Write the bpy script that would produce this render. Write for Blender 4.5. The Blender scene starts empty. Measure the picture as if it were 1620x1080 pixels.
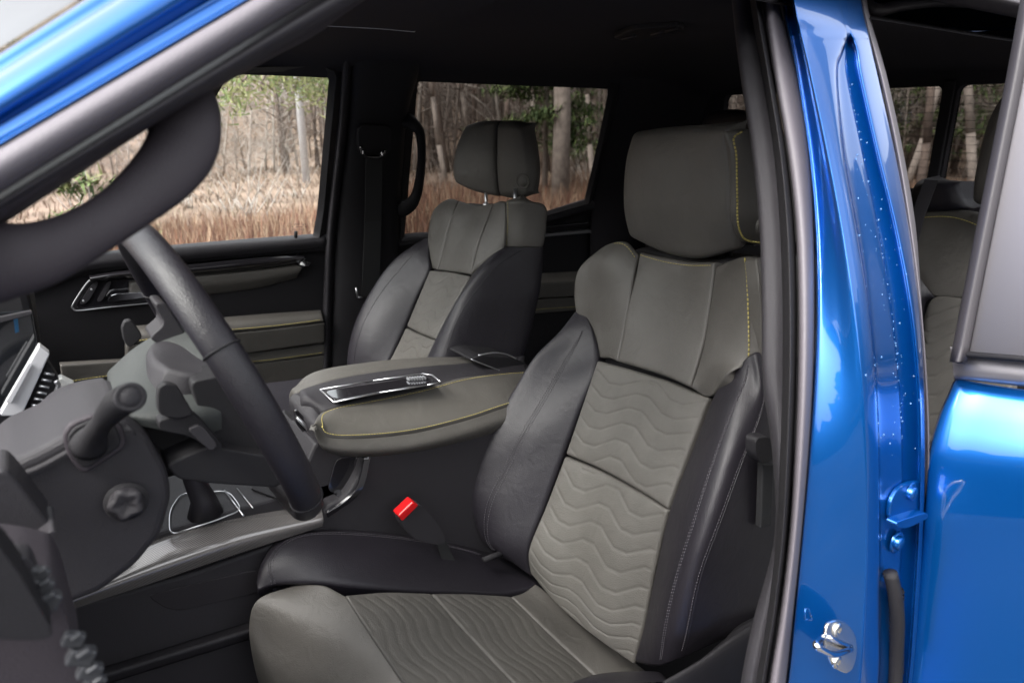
import bpy, math, random
import numpy as np
from mathutils import Vector, Matrix
R = math.radians
random.seed(7)
scene = bpy.context.scene
COL = scene.collection

# ------------------------------------------------------------------ camera
CAM = np.array([0.0, 0.0, 1.75])
YAW, PITCH, FPX = R(35.0), R(17.5), 1080.0
c_r = np.array([math.cos(YAW), -math.sin(YAW), 0.0])
c_f = np.array([math.sin(YAW)*math.cos(PITCH), math.cos(YAW)*math.cos(PITCH), -math.sin(PITCH)])
c_u = np.cross(c_r, c_f)
cd = bpy.data.cameras.new("camera"); co = bpy.data.objects.new("camera", cd); COL.objects.link(co)
cd.sensor_width = 36; cd.lens = 24.0; cd.clip_start = 0.02; cd.clip_end = 3000
m = Matrix((( c_r[0], c_u[0], -c_f[0], CAM[0]), (c_r[1], c_u[1], -c_f[1], CAM[1]), (c_r[2], c_u[2], -c_f[2], CAM[2]), (0,0,0,1)))
co.matrix_world = m
cd.dof.use_dof = True; cd.dof.focus_distance = 1.28; cd.dof.aperture_fstop = 5.6
scene.camera = co

# ------------------------------------------------------------------ light
W = bpy.data.worlds.new("World"); scene.world = W; W.use_nodes = True
wn = W.node_tree; wn.nodes.clear()
sky = wn.nodes.new('ShaderNodeTexSky'); sky.sky_type = 'NISHITA'; sky.sun_disc = False
SUN_EL, SUN_AZ = R(52), R(262)
sky.sun_elevation = SUN_EL; sky.sun_rotation = SUN_AZ; sky.air_density = 1.6; sky.dust_density = 5.0; sky.ozone_density = 1.0
hs = wn.nodes.new('ShaderNodeHueSaturation'); hs.inputs['Saturation'].default_value = 0.2; hs.inputs['Value'].default_value = 1.65
bg = wn.nodes.new('ShaderNodeBackground'); bg.inputs['Strength'].default_value = 0.15
wo = wn.nodes.new('ShaderNodeOutputWorld')
wn.links.new(sky.outputs[0], hs.inputs['Color']); wn.links.new(hs.outputs[0], bg.inputs['Color']); wn.links.new(bg.outputs[0], wo.inputs['Surface'])
sl = bpy.data.lights.new("sun", 'SUN'); sl.energy = 1.2; sl.angle = R(15); sl.color = (1.0, 0.97, 0.93)
so = bpy.data.objects.new("sun", sl); COL.objects.link(so)
sd = Vector((math.sin(SUN_AZ)*math.cos(SUN_EL), math.cos(SUN_AZ)*math.cos(SUN_EL), math.sin(SUN_EL)))
so.rotation_euler = (-sd).to_track_quat('-Z', 'Y').to_euler()
scene.view_settings.view_transform = 'Standard'; scene.view_settings.look = 'None'
scene.view_settings.exposure = 1.5; scene.view_settings.gamma = 1.0
scene.cycles.max_bounces = 10; scene.cycles.transparent_max_bounces = 12

# ------------------------------------------------------------------ tracing helpers: a sight line cut with the real surface it meets
def ray(px, py):
    return c_f + c_r*((px-810)/FPX) + c_u*((540-py)/FPX)
def PY(px, py, Y): d = ray(px, py); return CAM + d*(Y/d[1])
def PX(px, py, X): d = ray(px, py); return CAM + d*(X/d[0])
def PZ(px, py, Z): d = ray(px, py); return CAM + d*((Z-CAM[2])/d[2])
ZS = [0.3, 1.0, 1.35, 1.5, 1.9, 2.0]; YS = [0.29, 0.325, 0.36, 0.395, 0.572, 0.68]
YC = 1.25
def fbody(z): return float(np.interp(z, ZS, YS))
def S(px, py, off=0.0):                      # near flank of the cab
    d = ray(px, py); t = 0.4/d[1]
    for _ in range(30): t = 0.5*t + 0.5*(fbody(CAM[2]+d[2]*t)+off)/d[1]
    return CAM + d*t
def T(px, py, off=0.0):                      # far flank, off > 0 = further into the cab
    d = ray(px, py); t = 2.0/d[1]
    for _ in range(40): t = 0.5*t + 0.5*(2*YC-fbody(CAM[2]+d[2]*t)-off)/d[1]
    return CAM + d*t
def TY(z, off=0.0): return 2*YC - fbody(z) - off

# ------------------------------------------------------------------ materials
def mat(name, col,  rough=0.5, metal=0.0, coat=0.0, bump=0.0, bscale=200.0, var=0.0, vscale=20.0, spec=0.5, emis=None, sheen=0.0, coat_rough=0.03, crease=0.0):
    M = bpy.data.materials.new(name); M.use_nodes = True; nt = M.node_tree; b = nt.nodes['Principled BSDF']
    b.inputs['Base Color'].default_value = (*col, 1); b.inputs['Roughness'].default_value = rough; b.inputs['Metallic'].default_value = metal
    b.inputs['Coat Weight'].default_value = coat; b.inputs['Coat Roughness'].default_value = coat_rough
    b.inputs['Specular IOR Level'].default_value = spec
    if sheen: b.inputs['Sheen Weight'].default_value = sheen
    if emis: b.inputs['Emission Color'].default_value = (*emis[0], 1); b.inputs['Emission Strength'].default_value = emis[1]
    tc = nt.nodes.new('ShaderNodeTexCoord')
    if var:
        n = nt.nodes.new('ShaderNodeTexNoise'); n.inputs['Scale'].default_value = vscale; n.inputs['Detail'].default_value = 6
        nt.links.new(tc.outputs['Object'], n.inputs['Vector'])
        cr = nt.nodes.new('ShaderNodeValToRGB')
        cr.color_ramp.elements[0].position = 0.3; cr.color_ramp.elements[1].position = 0.7
        cr.color_ramp.elements[0].color = (*[c*(1-var) for c in col], 1); cr.color_ramp.elements[1].color = (*[min(1, c*(1+var)) for c in col], 1)
        nt.links.new(n.outputs['Fac'], cr.inputs['Fac']); nt.links.new(cr.outputs['Color'], b.inputs['Base Color'])
    if bump:
        n2 = nt.nodes.new('ShaderNodeTexVoronoi' if bscale > 500 else 'ShaderNodeTexNoise'); n2.inputs['Scale'].default_value = bscale
        nt.links.new(tc.outputs['Object'], n2.inputs['Vector'])
        bp = nt.nodes.new('ShaderNodeBump'); bp.inputs['Strength'].default_value = bump; bp.inputs['Distance'].default_value = 0.001
        nt.links.new(n2.outputs[0], bp.inputs['Height']); nt.links.new(bp.outputs[0], b.inputs['Normal'])
        if crease:
            n3 = nt.nodes.new('ShaderNodeTexNoise'); n3.inputs['Scale'].default_value = 26; n3.inputs['Detail'].default_value = 8; n3.inputs['Distortion'].default_value = 0.8; nt.links.new(tc.outputs['Object'], n3.inputs['Vector'])
            b2_ = nt.nodes.new('ShaderNodeBump'); b2_.inputs['Strength'].default_value = crease; b2_.inputs['Distance'].default_value = 0.006; nt.links.new(n3.outputs[0], b2_.inputs['Height']); nt.links.new(b2_.outputs[0], bp.inputs['Normal'])
    return M
M_PAINT = mat('blue_paint', (0.0, 0.080, 0.315), 0.32, 0.72, 1.0)
M_PAINT.node_tree.nodes['Principled BSDF'].inputs['Coat IOR'].default_value = 1.42
M_TAUPE = mat('taupe_leather', (0.072, 0.067, 0.061), 0.45, crease=0.35, spec=0.4, bump=0.35, bscale=900, var=0.06, vscale=14)
M_TAUPE2 = mat('taupe_fabric_leather', (0.080, 0.075, 0.068), 0.55, crease=0.25, spec=0.35, bump=0.5, bscale=700, var=0.07, vscale=30)
M_BLKL = mat('black_leather', (0.0125, 0.011, 0.0145), 0.42, crease=0.2, spec=0.4, bump=0.35, bscale=800, var=0.1, vscale=12)
M_BLKP = mat('black_plastic', (0.014, 0.0132, 0.015), 0.55, bump=0.5, bscale=1200, spec=0.22)
M_DGRP = mat('dark_grey_plastic', (0.024, 0.0222, 0.0255), 0.5,  bump=0.5, bscale=1200, spec=0.3)
M_HUB_LIT = mat('hub_lit_plastic', (0.031, 0.0335, 0.033), 0.5, bump=0.5, bscale=1200, spec=0.35)  # dark grey plastic made lighter: windshield light from above put into the colour
M_RUB = mat('door_rubber', (0.030, 0.027, 0.031), 0.55, spec=0.4)
M_RUBL = mat('grey_seal', (0.105, 0.095, 0.108), 0.6, bump=0.3, bscale=400)
M_TRIMG = mat('pillar_trim', (0.030, 0.025, 0.030), 0.6, bump=0.4, bscale=900, spec=0.3)
M_LINER = mat('headliner_cloth', (0.026, 0.024, 0.027), 0.95, bump=0.4, bscale=900, spec=0.1)
M_CHROME = mat('chrome', (0.85, 0.85, 0.87), 0.12, 1.0)
M_STEEL = mat('zinc_steel', (0.75, 0.73, 0.68), 0.25, 1.0)
M_SILV = mat('silver_trim', (0.52, 0.52, 0.54), 0.35, 0.25, spec=0.8)
M_CLIP = mat('clip_metal', (0.035, 0.036, 0.04), 0.45, 0.2)
M_SATIN = mat('satin_metal', (0.55, 0.55, 0.57), 0.3, 0.9)
M_PIANO = mat('gloss_black', (0.012, 0.011, 0.013), 0.12, 0.0, 0.8)
M_RED = mat('red_button', (0.5, 0.008, 0.010), 0.3)
M_WEB = mat('belt_webbing', (0.011, 0.011, 0.012), 0.75, bump=0.6, bscale=600)
M_YEL = mat('yellow_thread', (0.36, 0.30, 0.09), 0.7)
M_GRYT = mat('grey_thread', (0.045, 0.040, 0.048), 0.8)
M_SCREEN = mat('dark_screen', (0.01, 0.011, 0.013), 0.06, coat=1.0)
M_CYAN = mat('cyan_wire', (0.02, 0.2, 0.35), 0.4)  # plain cyan, no emission
M_CARPET = mat('black_carpet', (0.006, 0.0055, 0.006), 1.0, bump=1.0, bscale=300, spec=0.1)
def carbon():
    M = mat('carbon_weave', (0.1, 0.09, 0.09), 0.2, 0.35, 1.0, coat_rough=0.05); nt = M.node_tree; b = nt.nodes['Principled BSDF']
    tc = nt.nodes['Texture Coordinate']; ck = nt.nodes.new('ShaderNodeTexChecker'); ck.inputs['Scale'].default_value = 620
    ck.inputs['Color1'].default_value = (0.24, 0.225, 0.22, 1); ck.inputs['Color2'].default_value = (0.09, 0.082, 0.08, 1)
    nt.links.new(tc.outputs['UV'], ck.inputs['Vector']); nt.links.new(ck.outputs[0], b.inputs['Base Color']); return M
M_CARB = carbon()
def glass(name, tint, gl=0.04):
    M = bpy.data.materials.new(name); M.use_nodes = True; nt = M.node_tree; nt.nodes.clear()
    o = nt.nodes.new('ShaderNodeOutputMaterial'); mx = nt.nodes.new('ShaderNodeMixShader'); fr = nt.nodes.new('ShaderNodeFresnel'); fr.inputs['IOR'].default_value = 1.45
    ge = nt.nodes.new('ShaderNodeNewGeometry'); ma = nt.nodes.new('ShaderNodeMath'); ma.operation = 'MULTIPLY_ADD'; ma.inputs[1].default_value = 1/1.45-1.45; ma.inputs[2].default_value = 1.45; nt.links.new(ge.outputs['Backfacing'], ma.inputs[0]); nt.links.new(ma.outputs[0], fr.inputs['IOR'])
    tr = nt.nodes.new('ShaderNodeBsdfTransparent'); tr.inputs['Color'].default_value = (*tint, 1); g = nt.nodes.new('ShaderNodeBsdfGlossy'); g.inputs['Roughness'].default_value = 0.01
    nt.links.new(fr.outputs[0], mx.inputs[0]); nt.links.new(tr.outputs[0], mx.inputs[1]); nt.links.new(g.outputs[0], mx.inputs[2]); nt.links.new(mx.outputs[0], o.inputs[0]); return M
M_GLASS = glass('clear_glass', (0.93, 0.95, 0.93)); M_TINT = glass('privacy_glass', (0.23, 0.222, 0.215))
M_DOORGLASS = mat('smoked_sky_glass', (0.19, 0.182, 0.198), 0.4, coat=0.5)  # sky reflection on the tinted pane put into the grey base colour

# ------------------------------------------------------------------ mesh helpers
class MB:
    def __init__(s): s.v = []; s.f = []; s.mi = []; s.uv = []; s.sm = []
    def add(s, vs, fs, mi=0, uvs=None, smooth=True):
        b = len(s.v); s.v.extend([tuple(map(float, v)) for v in vs]); s.uv.extend([(0, 0)]*len(vs) if uvs is None else uvs)
        for f in fs: s.f.append(tuple(b+i for i in f)); s.mi.append(mi); s.sm.append(smooth)
        return b
    def build(s, name, mats, parent=None, bevel=0.0, seg=2, sub=0, angle=35, solid=0.0, auto=None):
        me = bpy.data.meshes.new(name); 
        org = np.mean(np.array(s.v), axis=0) if parent is None else np.zeros(3)
        me.from_pydata([tuple(np.array(v)-org) for v in s.v] if parent is None else s.v, [], s.f)
        if not isinstance(mats, (list, tuple)): mats = [mats]
        for m_ in mats: me.materials.append(m_)
        me.polygons.foreach_set('material_index', s.mi); me.polygons.foreach_set('use_smooth', s.sm)
        ul = me.uv_layers.new(name='UVMap'); li = np.zeros(len(me.loops), dtype=np.int32); me.loops.foreach_get('vertex_index', li)
        ul.data.foreach_set('uv', np.array(s.uv, dtype=np.float32)[li].ravel())
        me.update(); o = bpy.data.objects.new(name, me); COL.objects.link(o); o.location = org
        if parent is not None: o.parent = parent
        if solid:
            q = o.modifiers.new('solid', 'SOLIDIFY'); q.thickness = solid; q.offset = 0
        if bevel:
            q = o.modifiers.new('bevel', 'BEVEL'); q.width = bevel; q.segments = seg; q.limit_method = 'ANGLE'; q.angle_limit = R(angle); q.harden_normals = False
        if sub:
            q = o.modifiers.new('sub', 'SUBSURF'); q.levels = sub; q.render_levels = sub
        return o
def catm(P, n=None, ts=None, closed=False):
    P = np.array(P, dtype=float); N = len(P)
    if ts is None: ts = np.linspace(0, 1, n, endpoint=not closed)
    out = []
    for t in ts:
        x = t*(N if closed else N-1); i = int(math.floor(x)); 
        if not closed: i = min(max(i, 0), N-2)
        k = x-i
        if closed: a, b, c, d = P[(i-1) % N], P[i % N], P[(i+1) % N], P[(i+2) % N]
        else:
            b, c = P[i], P[i+1]; a = P[i-1] if i > 0 else 2*b-c; d = P[i+2] if i+2 < N else 2*c-b
        out.append(0.5*((2*b)+(c-a)*k+(2*a-5*b+4*c-d)*k*k+(3*b-a-3*c+d)*k**3))
    return np.array(out)
def edge_samples(n, L, r0, r1):
    s = list(np.linspace(0, 1, n))
    for r, flip in ((r0, 0), (r1, 1)):
        if r:
            for k in (0.04, 0.12, 0.25, 0.45, 0.7, 1.0):
                q = k*r/max(L, 1e-6)
                if q < 0.49: s.append(1-q if flip else q)
    s = sorted(s); o = [s[0]]
    for q in s[1:]:
        if q-o[-1] > 1e-4: o.append(q)
    return np.array(o)
class Patch:
    """smooth upholstered sheet through a grid of control points, with rolled edges, puff and a skirt"""
    def __init__(s, ctrl, nu=24, nv=24, edge=(0, 0, 0, 0), bulge=0.0, disp=None, ref=None, flip=False):
        s.C = [np.array(r, dtype=float) for r in ctrl]; s.edge = edge; s.bulge = bulge; s.disp = disp
        C = np.array(s.C); s.W = float(np.mean(np.sum(np.linalg.norm(np.diff(C, axis=1), axis=2), axis=1))); s.H = float(np.mean(np.sum(np.linalg.norm(np.diff(C, axis=0), axis=2), axis=0)))
        s.us = edge_samples(nu, s.W, edge[0], edge[1]); s.vs = edge_samples(nv, s.H, edge[2], edge[3])
        s.sgn = 1.0
        p, n = s._base(np.array([0.5]), np.array([0.5])); 
        ref = CAM if ref is None else np.array(ref)
        if np.dot(n[0, 0], ref-p[0, 0]) < 0: s.sgn = -1.0
        if flip: s.sgn *= -1
    def _pos(s, us, vs):
        rows = np.array([catm(r, ts=us) for r in s.C]); return np.stack([catm(rows[:, i], ts=vs) for i in range(len(us))], axis=1)
    def _base(s, us, vs):
        e = 2e-3
        p = s._pos(us, vs); du = s._pos(np.clip(us+e, 0, 1), vs)-s._pos(np.clip(us-e, 0, 1), vs); dv = s._pos(us, np.clip(vs+e, 0, 1))-s._pos(us, np.clip(vs-e, 0, 1))
        n = np.cross(du, dv); n /= np.maximum(np.linalg.norm(n, axis=2, keepdims=True), 1e-12); return p, n*s.sgn
    def grid(s, us, vs):
        p, n = s._base(us, vs); U, V = np.meshgrid(us, vs)
        h = s.bulge*(1-(2*U-1)**4)*(1-(2*V-1)**4)
        for d, r in ((U*s.W, s.edge[0]), ((1-U)*s.W, s.edge[1]), (V*s.H, s.edge[2]), ((1-V)*s.H, s.edge[3])):
            if r:
                q = np.clip((r-d)/r, 0, 1); h = h-r*(1-np.sqrt(np.maximum(1-q*q, 0)))
        if s.disp is not None:
            m_ = np.clip(np.minimum(np.minimum(U, 1-U)*s.W, np.minimum(V, 1-V)*s.H)/0.012, 0, 1)
            h = h+s.disp(U*s.W, V*s.H)*m_
        return p+n*h[:, :, None], n
    def at(s, u, v, lift=0.0):
        p, n = s.grid(np.array([u]), np.array([v])); return p[0, 0]+n[0, 0]*lift, n[0, 0]
    def mesh(s, mb, mi=0, skirt=0.02):
        p, n = s.grid(s.us, s.vs); nu, nv = len(s.us), len(s.vs)
        vs = p.reshape(-1, 3); fs = [(j*nu+i, j*nu+i+1, (j+1)*nu+i+1, (j+1)*nu+i) for j in range(nv-1) for i in range(nu-1)]
        uv = [(float(u*s.W), float(v*s.H)) for v in s.vs for u in s.us]
        if s.sgn < 0: fs = [f[::-1] for f in fs]
        b = mb.add(vs, fs, mi, uv)
        if skirt:
            ring = [i for i in range(nu)]+[j*nu+nu-1 for j in range(1, nv)]+[(nv-1)*nu+i for i in range(nu-2, -1, -1)]+[j*nu for j in range(nv-2, 0, -1)]
            nn = n.reshape(-1, 3); low = [vs[k]-nn[k]*skirt for k in ring]; L = len(ring)
            b2 = mb.add(low, [], mi)
            for k in range(L):
                a, c = b+ring[k], b+ring[(k+1) % L]; f = (a, c, b2+(k+1) % L, b2+k)
                f = f[::-1] if s.sgn > 0 else f
                mb.f.append(f); mb.mi.append(mi); mb.sm.append(True)
        return s
def bar(mb, a, b, r, mi=0, k=4, r2=None, up=None, smooth=True):
    a = np.array(a, float); b = np.array(b, float); d = b-a; L = np.linalg.norm(d)
    if L < 1e-9: return
    d /= L; x = np.cross(d, (0, 0, 1) if abs(d[2]) < 0.9 else (1, 0, 0)); x /= np.linalg.norm(x); y = np.cross(d, x); r2 = r if r2 is None else r2
    vs = [a+(x*math.cos(2*math.pi*i/k)+y*math.sin(2*math.pi*i/k))*r for i in range(k)]+[b+(x*math.cos(2*math.pi*i/k)+y*math.sin(2*math.pi*i/k))*r2 for i in range(k)]
    mb.add(vs, [(i, (i+1) % k, k+(i+1) % k, k+i) for i in range(k)]+[tuple(range(k))[::-1], tuple(range(k, 2*k))], mi, smooth=smooth)
def stitch(mb, patch, path, mi, pitch=0.0066, ln=0.0040, r=0.0008, lift=0.0006):
    uv = catm(path, 60); pts = [patch.at(float(np.clip(a, 0, 1)), float(np.clip(b, 0, 1)), lift)[0] for a, b in uv]
    stitch_pts(mb, pts, mi, pitch, ln, r)
def stitch_pts(mb, pts, mi, pitch=0.0062, ln=0.0042, r=0.0009):
    pts = np.array(pts); seg = np.linalg.norm(np.diff(pts, axis=0), axis=1); cum = np.concatenate([[0], np.cumsum(seg)]); s = 0
    g = lambda q: np.array([np.interp(q, cum, pts[:, k]) for k in range(3)])
    while s+ln < cum[-1]:
        bar(mb, g(s), g(s+ln), r, mi, 5); s += pitch
def seam(mb, patch, path, mi, w=0.0012, lift=-0.0004, n=60):
    uv = catm(path, n); pts = [patch.at(float(np.clip(a, 0, 1)), float(np.clip(b, 0, 1)), lift)[0] for a, b in uv]
    tube(mb, pts, [w]*len(pts), mi, 6)
def tube(mb, pts, rad, mi=0, k=16, flat=1.0, flatdir=None, caps=True):
    """sweep; rad per point; flat squeezes the section along flatdir"""
    pts = np.array(pts, float); n = len(pts); rings = []
    prev = None
    for i in range(n):
        t = pts[min(i+1, n-1)]-pts[max(i-1, 0)]; t /= max(np.linalg.norm(t), 1e-9)
        if flatdir is not None: x = np.array(flatdir, float); x = x-t*np.dot(x, t)
        elif prev is None: x = np.cross(t, (0, 0, 1) if abs(t[2]) < 0.9 else (1, 0, 0))
        else: x = prev-t*np.dot(prev, t)
        x /= max(np.linalg.norm(x), 1e-9); prev = x; y = np.cross(t, x)
        r = rad[i]; rings.append([pts[i]+x*math.cos(2*math.pi*j/k)*r*flat+y*math.sin(2*math.pi*j/k)*r for j in range(k)])
    vs = [v for rg in rings for v in rg]; fs = [(i*k+j, i*k+(j+1) % k, (i+1)*k+(j+1) % k, (i+1)*k+j) for i in range(n-1) for j in range(k)]
    if caps: fs += [tuple(range(k))[::-1], tuple((n-1)*k+j for j in range(k))]
    uv = [(i/n, j/k) for i in range(n) for j in range(k)]
    mb.add(vs, fs, mi, uv)
def prism(mb, pts, vec, mi=0, smooth=False):
    pts = [np.array(p, float) for p in pts]; n = len(pts); vec = np.array(vec, float)
    a = pts[1]-pts[0]; nrm = np.zeros(3)
    for i in range(n): nrm += np.cross(pts[i]-pts[0], pts[(i+1) % n]-pts[0])
    if np.dot(nrm, vec) > 0: pts = pts[::-1]
    vs = pts+[p+vec for p in pts]
    mb.add(vs, [tuple(range(n)), tuple(range(2*n-1, n-1, -1))]+[(i, n+i, n+(i+1) % n, (i+1) % n) for i in range(n)], mi, smooth=smooth)
def rnd(px, n=4):
    """round off a traced outline"""
    P = np.array(px, float); out = []
    for i in range(len(P)):
        a, b, c = P[i-1], P[i], P[(i+1) % len(P)]
        p0 = b+(a-b)*min(0.35, 14/max(np.linalg.norm(a-b), 1)); p1 = b+(c-b)*min(0.35, 14/max(np.linalg.norm(c-b), 1))
        for k in range(n+1):
            t = k/n; out.append((1-t)**2*p0+2*t*(1-t)*b+t*t*p1)
    return out
def plate(name, px, fn, vec, m_, parent, bevel=0.004, seg=3, round_=True, mi=0):
    mb = MB(); q = rnd(px) if round_ else px
    prism(mb, [fn(x, y) for x, y in q], vec); return mb.build(name, m_, parent, bevel=bevel, seg=seg)
def ring(mb, outer, inner, mi=0, smooth=True):
    """strip between two loops of equal count"""
    n = len(outer); mb.add(list(outer)+list(inner), [(i, (i+1) % n, n+(i+1) % n, n+i) for i in range(n)], mi, smooth=smooth)
def box(mb, c, s, mi=0, rot=None):
    c = np.array(c, float); vs = []
    for dx in (-1, 1):
        for dy in (-1, 1):
            for dz in (-1, 1):
                d = np.array([dx*s[0], dy*s[1], dz*s[2]])/2
                if rot is not None: d = np.array(rot @ Vector(d))
                vs.append(c+d)
    mb.add(vs, [(0,1,3,2), (4,6,7,5), (0,4,5,1), (2,3,7,6), (0,2,6,4), (1,5,7,3)], mi, smooth=False)
def ellipsoid(mb, c, r, mi=0, ax=None, n=16, m2=10, p=1.0):
    ax = np.eye(3) if ax is None else np.array(ax); vs = []
    sp = lambda v: math.copysign(abs(v)**p, v)
    for j in range(m2+1):
        th = math.pi*j/m2
        for i in range(n):
            ph = 2*math.pi*i/n; l = np.array([sp(math.sin(th))*sp(math.cos(ph))*r[0], sp(math.sin(th))*sp(math.sin(ph))*r[1], sp(math.cos(th))*r[2]]); vs.append(np.array(c)+ax.T @ l)
    mb.add(vs, [(j*n+i, (j+1)*n+i, (j+1)*n+(i+1) % n, j*n+(i+1) % n) for j in range(m2) for i in range(n)], mi)
def lathe(mb, c, axis, prof, mi=0, k=28, star=None):
    axis = np.array(axis, float); axis /= np.linalg.norm(axis); x = np.cross(axis, (0, 0, 1) if abs(axis[2]) < 0.9 else (1, 0, 0)); x /= np.linalg.norm(x); y = np.cross(axis, x); vs = []
    for h, r in prof:
        for i in range(k):
            a = 2*math.pi*i/k; rr = r*(1 if star is None else 1+star*math.cos(5*a)*(h > 0.004)); vs.append(np.array(c)+axis*h+(x*math.cos(a)+y*math.sin(a))*rr)
    n = len(prof); mb.add(vs, [(j*k+i, j*k+(i+1) % k, (j+1)*k+(i+1) % k, (j+1)*k+i) for j in range(n-1) for i in range(k)]+[tuple((n-1)*k+i for i in range(k))], mi)
def label(o, l): o['label'] = l; return o
def tag(o, l, cat, group=None, kind=None):
    if l: o['label'] = l
    if cat: o['category'] = cat
    if group: o['group'] = group
    if kind: o['kind'] = kind
    return o

# ================================================================== THE TRUCK
truck = bpy.data.objects.new('pickup_truck', None); COL.objects.link(truck)
tag(truck, 'bright blue pickup truck with open doors showing taupe and black leather seats', 'pickup truck')
def part(name, m_=None, parent=truck):
    o = bpy.data.objects.new(name, None); COL.objects.link(o); o.parent = parent; return o

# ---------------- cab shell: floor, roof, cowl, rear wall, headliner
mb = MB()
box(mb, (1.05, 1.25, 0.50), (2.9, 1.75, 0.03)); floor = mb.build('cabin_floor', M_CARPET, truck)
mb = MB()
Patch([[(x, y, z) for x in (0.15, 0.8, 1.5, 2.40)] for y, z in ((0.60, 1.955), (0.85, 1.995), (1.25, 2.01), (1.65, 1.995), (1.90, 1.955))], 10, 10, ref=(1, 1.2, 3)).mesh(mb, 0, 0.012)
mb.build('roof', M_PAINT, truck)
mb = MB()
Patch([[(x, y, z+dz) for x, dz in ((0.22, -0.015), (0.5, 0), (0.9, 0), (1.35, 0.0), (1.9, -0.005), (2.3, -0.06))] for y, z in ((0.60, 1.90), (0.70, 1.93), (0.9, 1.95), (1.25, 1.955), (1.6, 1.95), (1.83, 1.925), (1.93, 1.875))], 30, 24, ref=(1, 1.2, 0)).mesh(mb, 0, 0.0)
hl = mb.build('headliner', M_LINER, truck)
mb = MB()
Patch([[(x, y, z) for x in (0.15, 0.8, 1.5, 2.35)] for y, z in ((0.615, 1.945), (0.585, 1.94), (0.555, 1.95), (0.60, 1.97))], 10, 14, ref=(1, 0, 1.8)).mesh(mb, 0, 0.0)
mb.build('roof_rail', M_TRIMG, truck)
# sunroof frame and overhead vent
mb = MB()
ss = [PZ(470, 36, 1.938), PZ(525, 40, 1.938), PZ(600, 44, 1.938), PZ(656, 49, 1.938)]
tube(mb, catm(ss, 20), [0.0032]*20, 0, 6); mb.build('sunroof_rail', M_SILV, hl)
mb = MB(); prism(mb, [PZ(x, y, 1.936) for x, y in rnd([(500, -60), (460, 38), (655, 52), (790, 5), (760, -60)])], (0, 0, 0.01)); mb.build('sunroof_shade', M_LINER, hl, bevel=0.004)
mb = MB(); prism(mb, [PZ(x, y, 1.944) for x, y in rnd([(965, 62), (1000, 48), (1075, 42), (1085, 50), (1010, 66)])], (0, 0, 0.012)); ov = mb.build('overhead_vent', M_BLKP, hl, bevel=0.003)
mb = MB()
for a, b in (((1030, 55), (1050, 50)), ((1052, 50), (1072, 45)), ((985, 62), (1005, 57))):
    mb = MB(); bar(mb, PZ(*a, 1.942), PZ(*b, 1.942), 0.003, 0, 6); mb.build('vent_slat', M_DGRP, ov)

# rear wall with its three panes
XW = 2.25
def wallring(mb, y0, y1, z0, z1, Y0, Y1, Z0, Z1, x=XW):
    def rr(a0, a1, b0, b1, r, n=5):
        o = []
        for (cy, cz, s0) in ((a1-r, b1-r, 0), (a0+r, b1-r, 90), (a0+r, b0+r, 180), (a1-r, b0+r, 270)):
            for k in range(n+1): a = R(s0+90*k/n); o.append((x, cy+r*math.cos(a), cz+r*math.sin(a)))
        return o
    inn = rr(y0, y1, z0, z1, 0.02); out = []
    for p in inn: out.append((x, Y0 if p[1] < (y0+y1)/2 else Y1, Z0 if p[2] < (z0+z1)/2 else Z1))
    ring(mb, out, inn, smooth=False); ring(mb, inn, [(x+0.03, p[1], p[2]) for p in inn])
WZ0, WZ1 = 1.565, 1.862
mb = MB()
for y0, y1, Y0, Y1 in ((0.70, 0.978, 0.45, 0.998), (1.018, 1.482, 0.998, 1.502), (1.522, 1.80, 1.502, 2.05)): wallring(mb, y0, y1, WZ0, WZ1, Y0, Y1, 1.45, 2.0)
mb.add([(XW, 0.3, 0.5), (XW, 2.2, 0.5), (XW, 2.2, 1.45), (XW, 0.3, 1.45)], [(0, 1, 2, 3)], smooth=False)
rw = mb.build('rear_wall', M_LINER, truck)
mb = MB()
for y in (0.998, 1.502):
    mb = MB(); box(mb, (XW-0.006, y, 1.71), (0.012, 0.03, 0.33)); mb.build('window_divider', M_BLKP, rw, bevel=0.003)
mb = MB()
for y0, y1 in ((0.69, 0.985), (1.01, 1.49), (1.515, 1.81)): mb.add([(XW+0.02, y0, WZ0-.01), (XW+0.02, y1, WZ0-.01), (XW+0.02, y1, WZ1+.01), (XW+0.02, y0, WZ1+.01)], [(0, 1, 2, 3)])
rg = mb.build('rear_window', M_TINT, rw); label(rg, 'tinted rear window with fine heating lines')
mb = MB()
for i in range(13):
    z = WZ0+0.02+i*0.0225
    for y0, y1 in ((0.70, 0.978), (1.02, 1.48), (1.522, 1.80)): bar(mb, (XW+0.016, y0, z), (XW+0.016, y1, z), 0.0006, 0, 4)
mb.build('heating_line', M_BLKP, rw)

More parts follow.
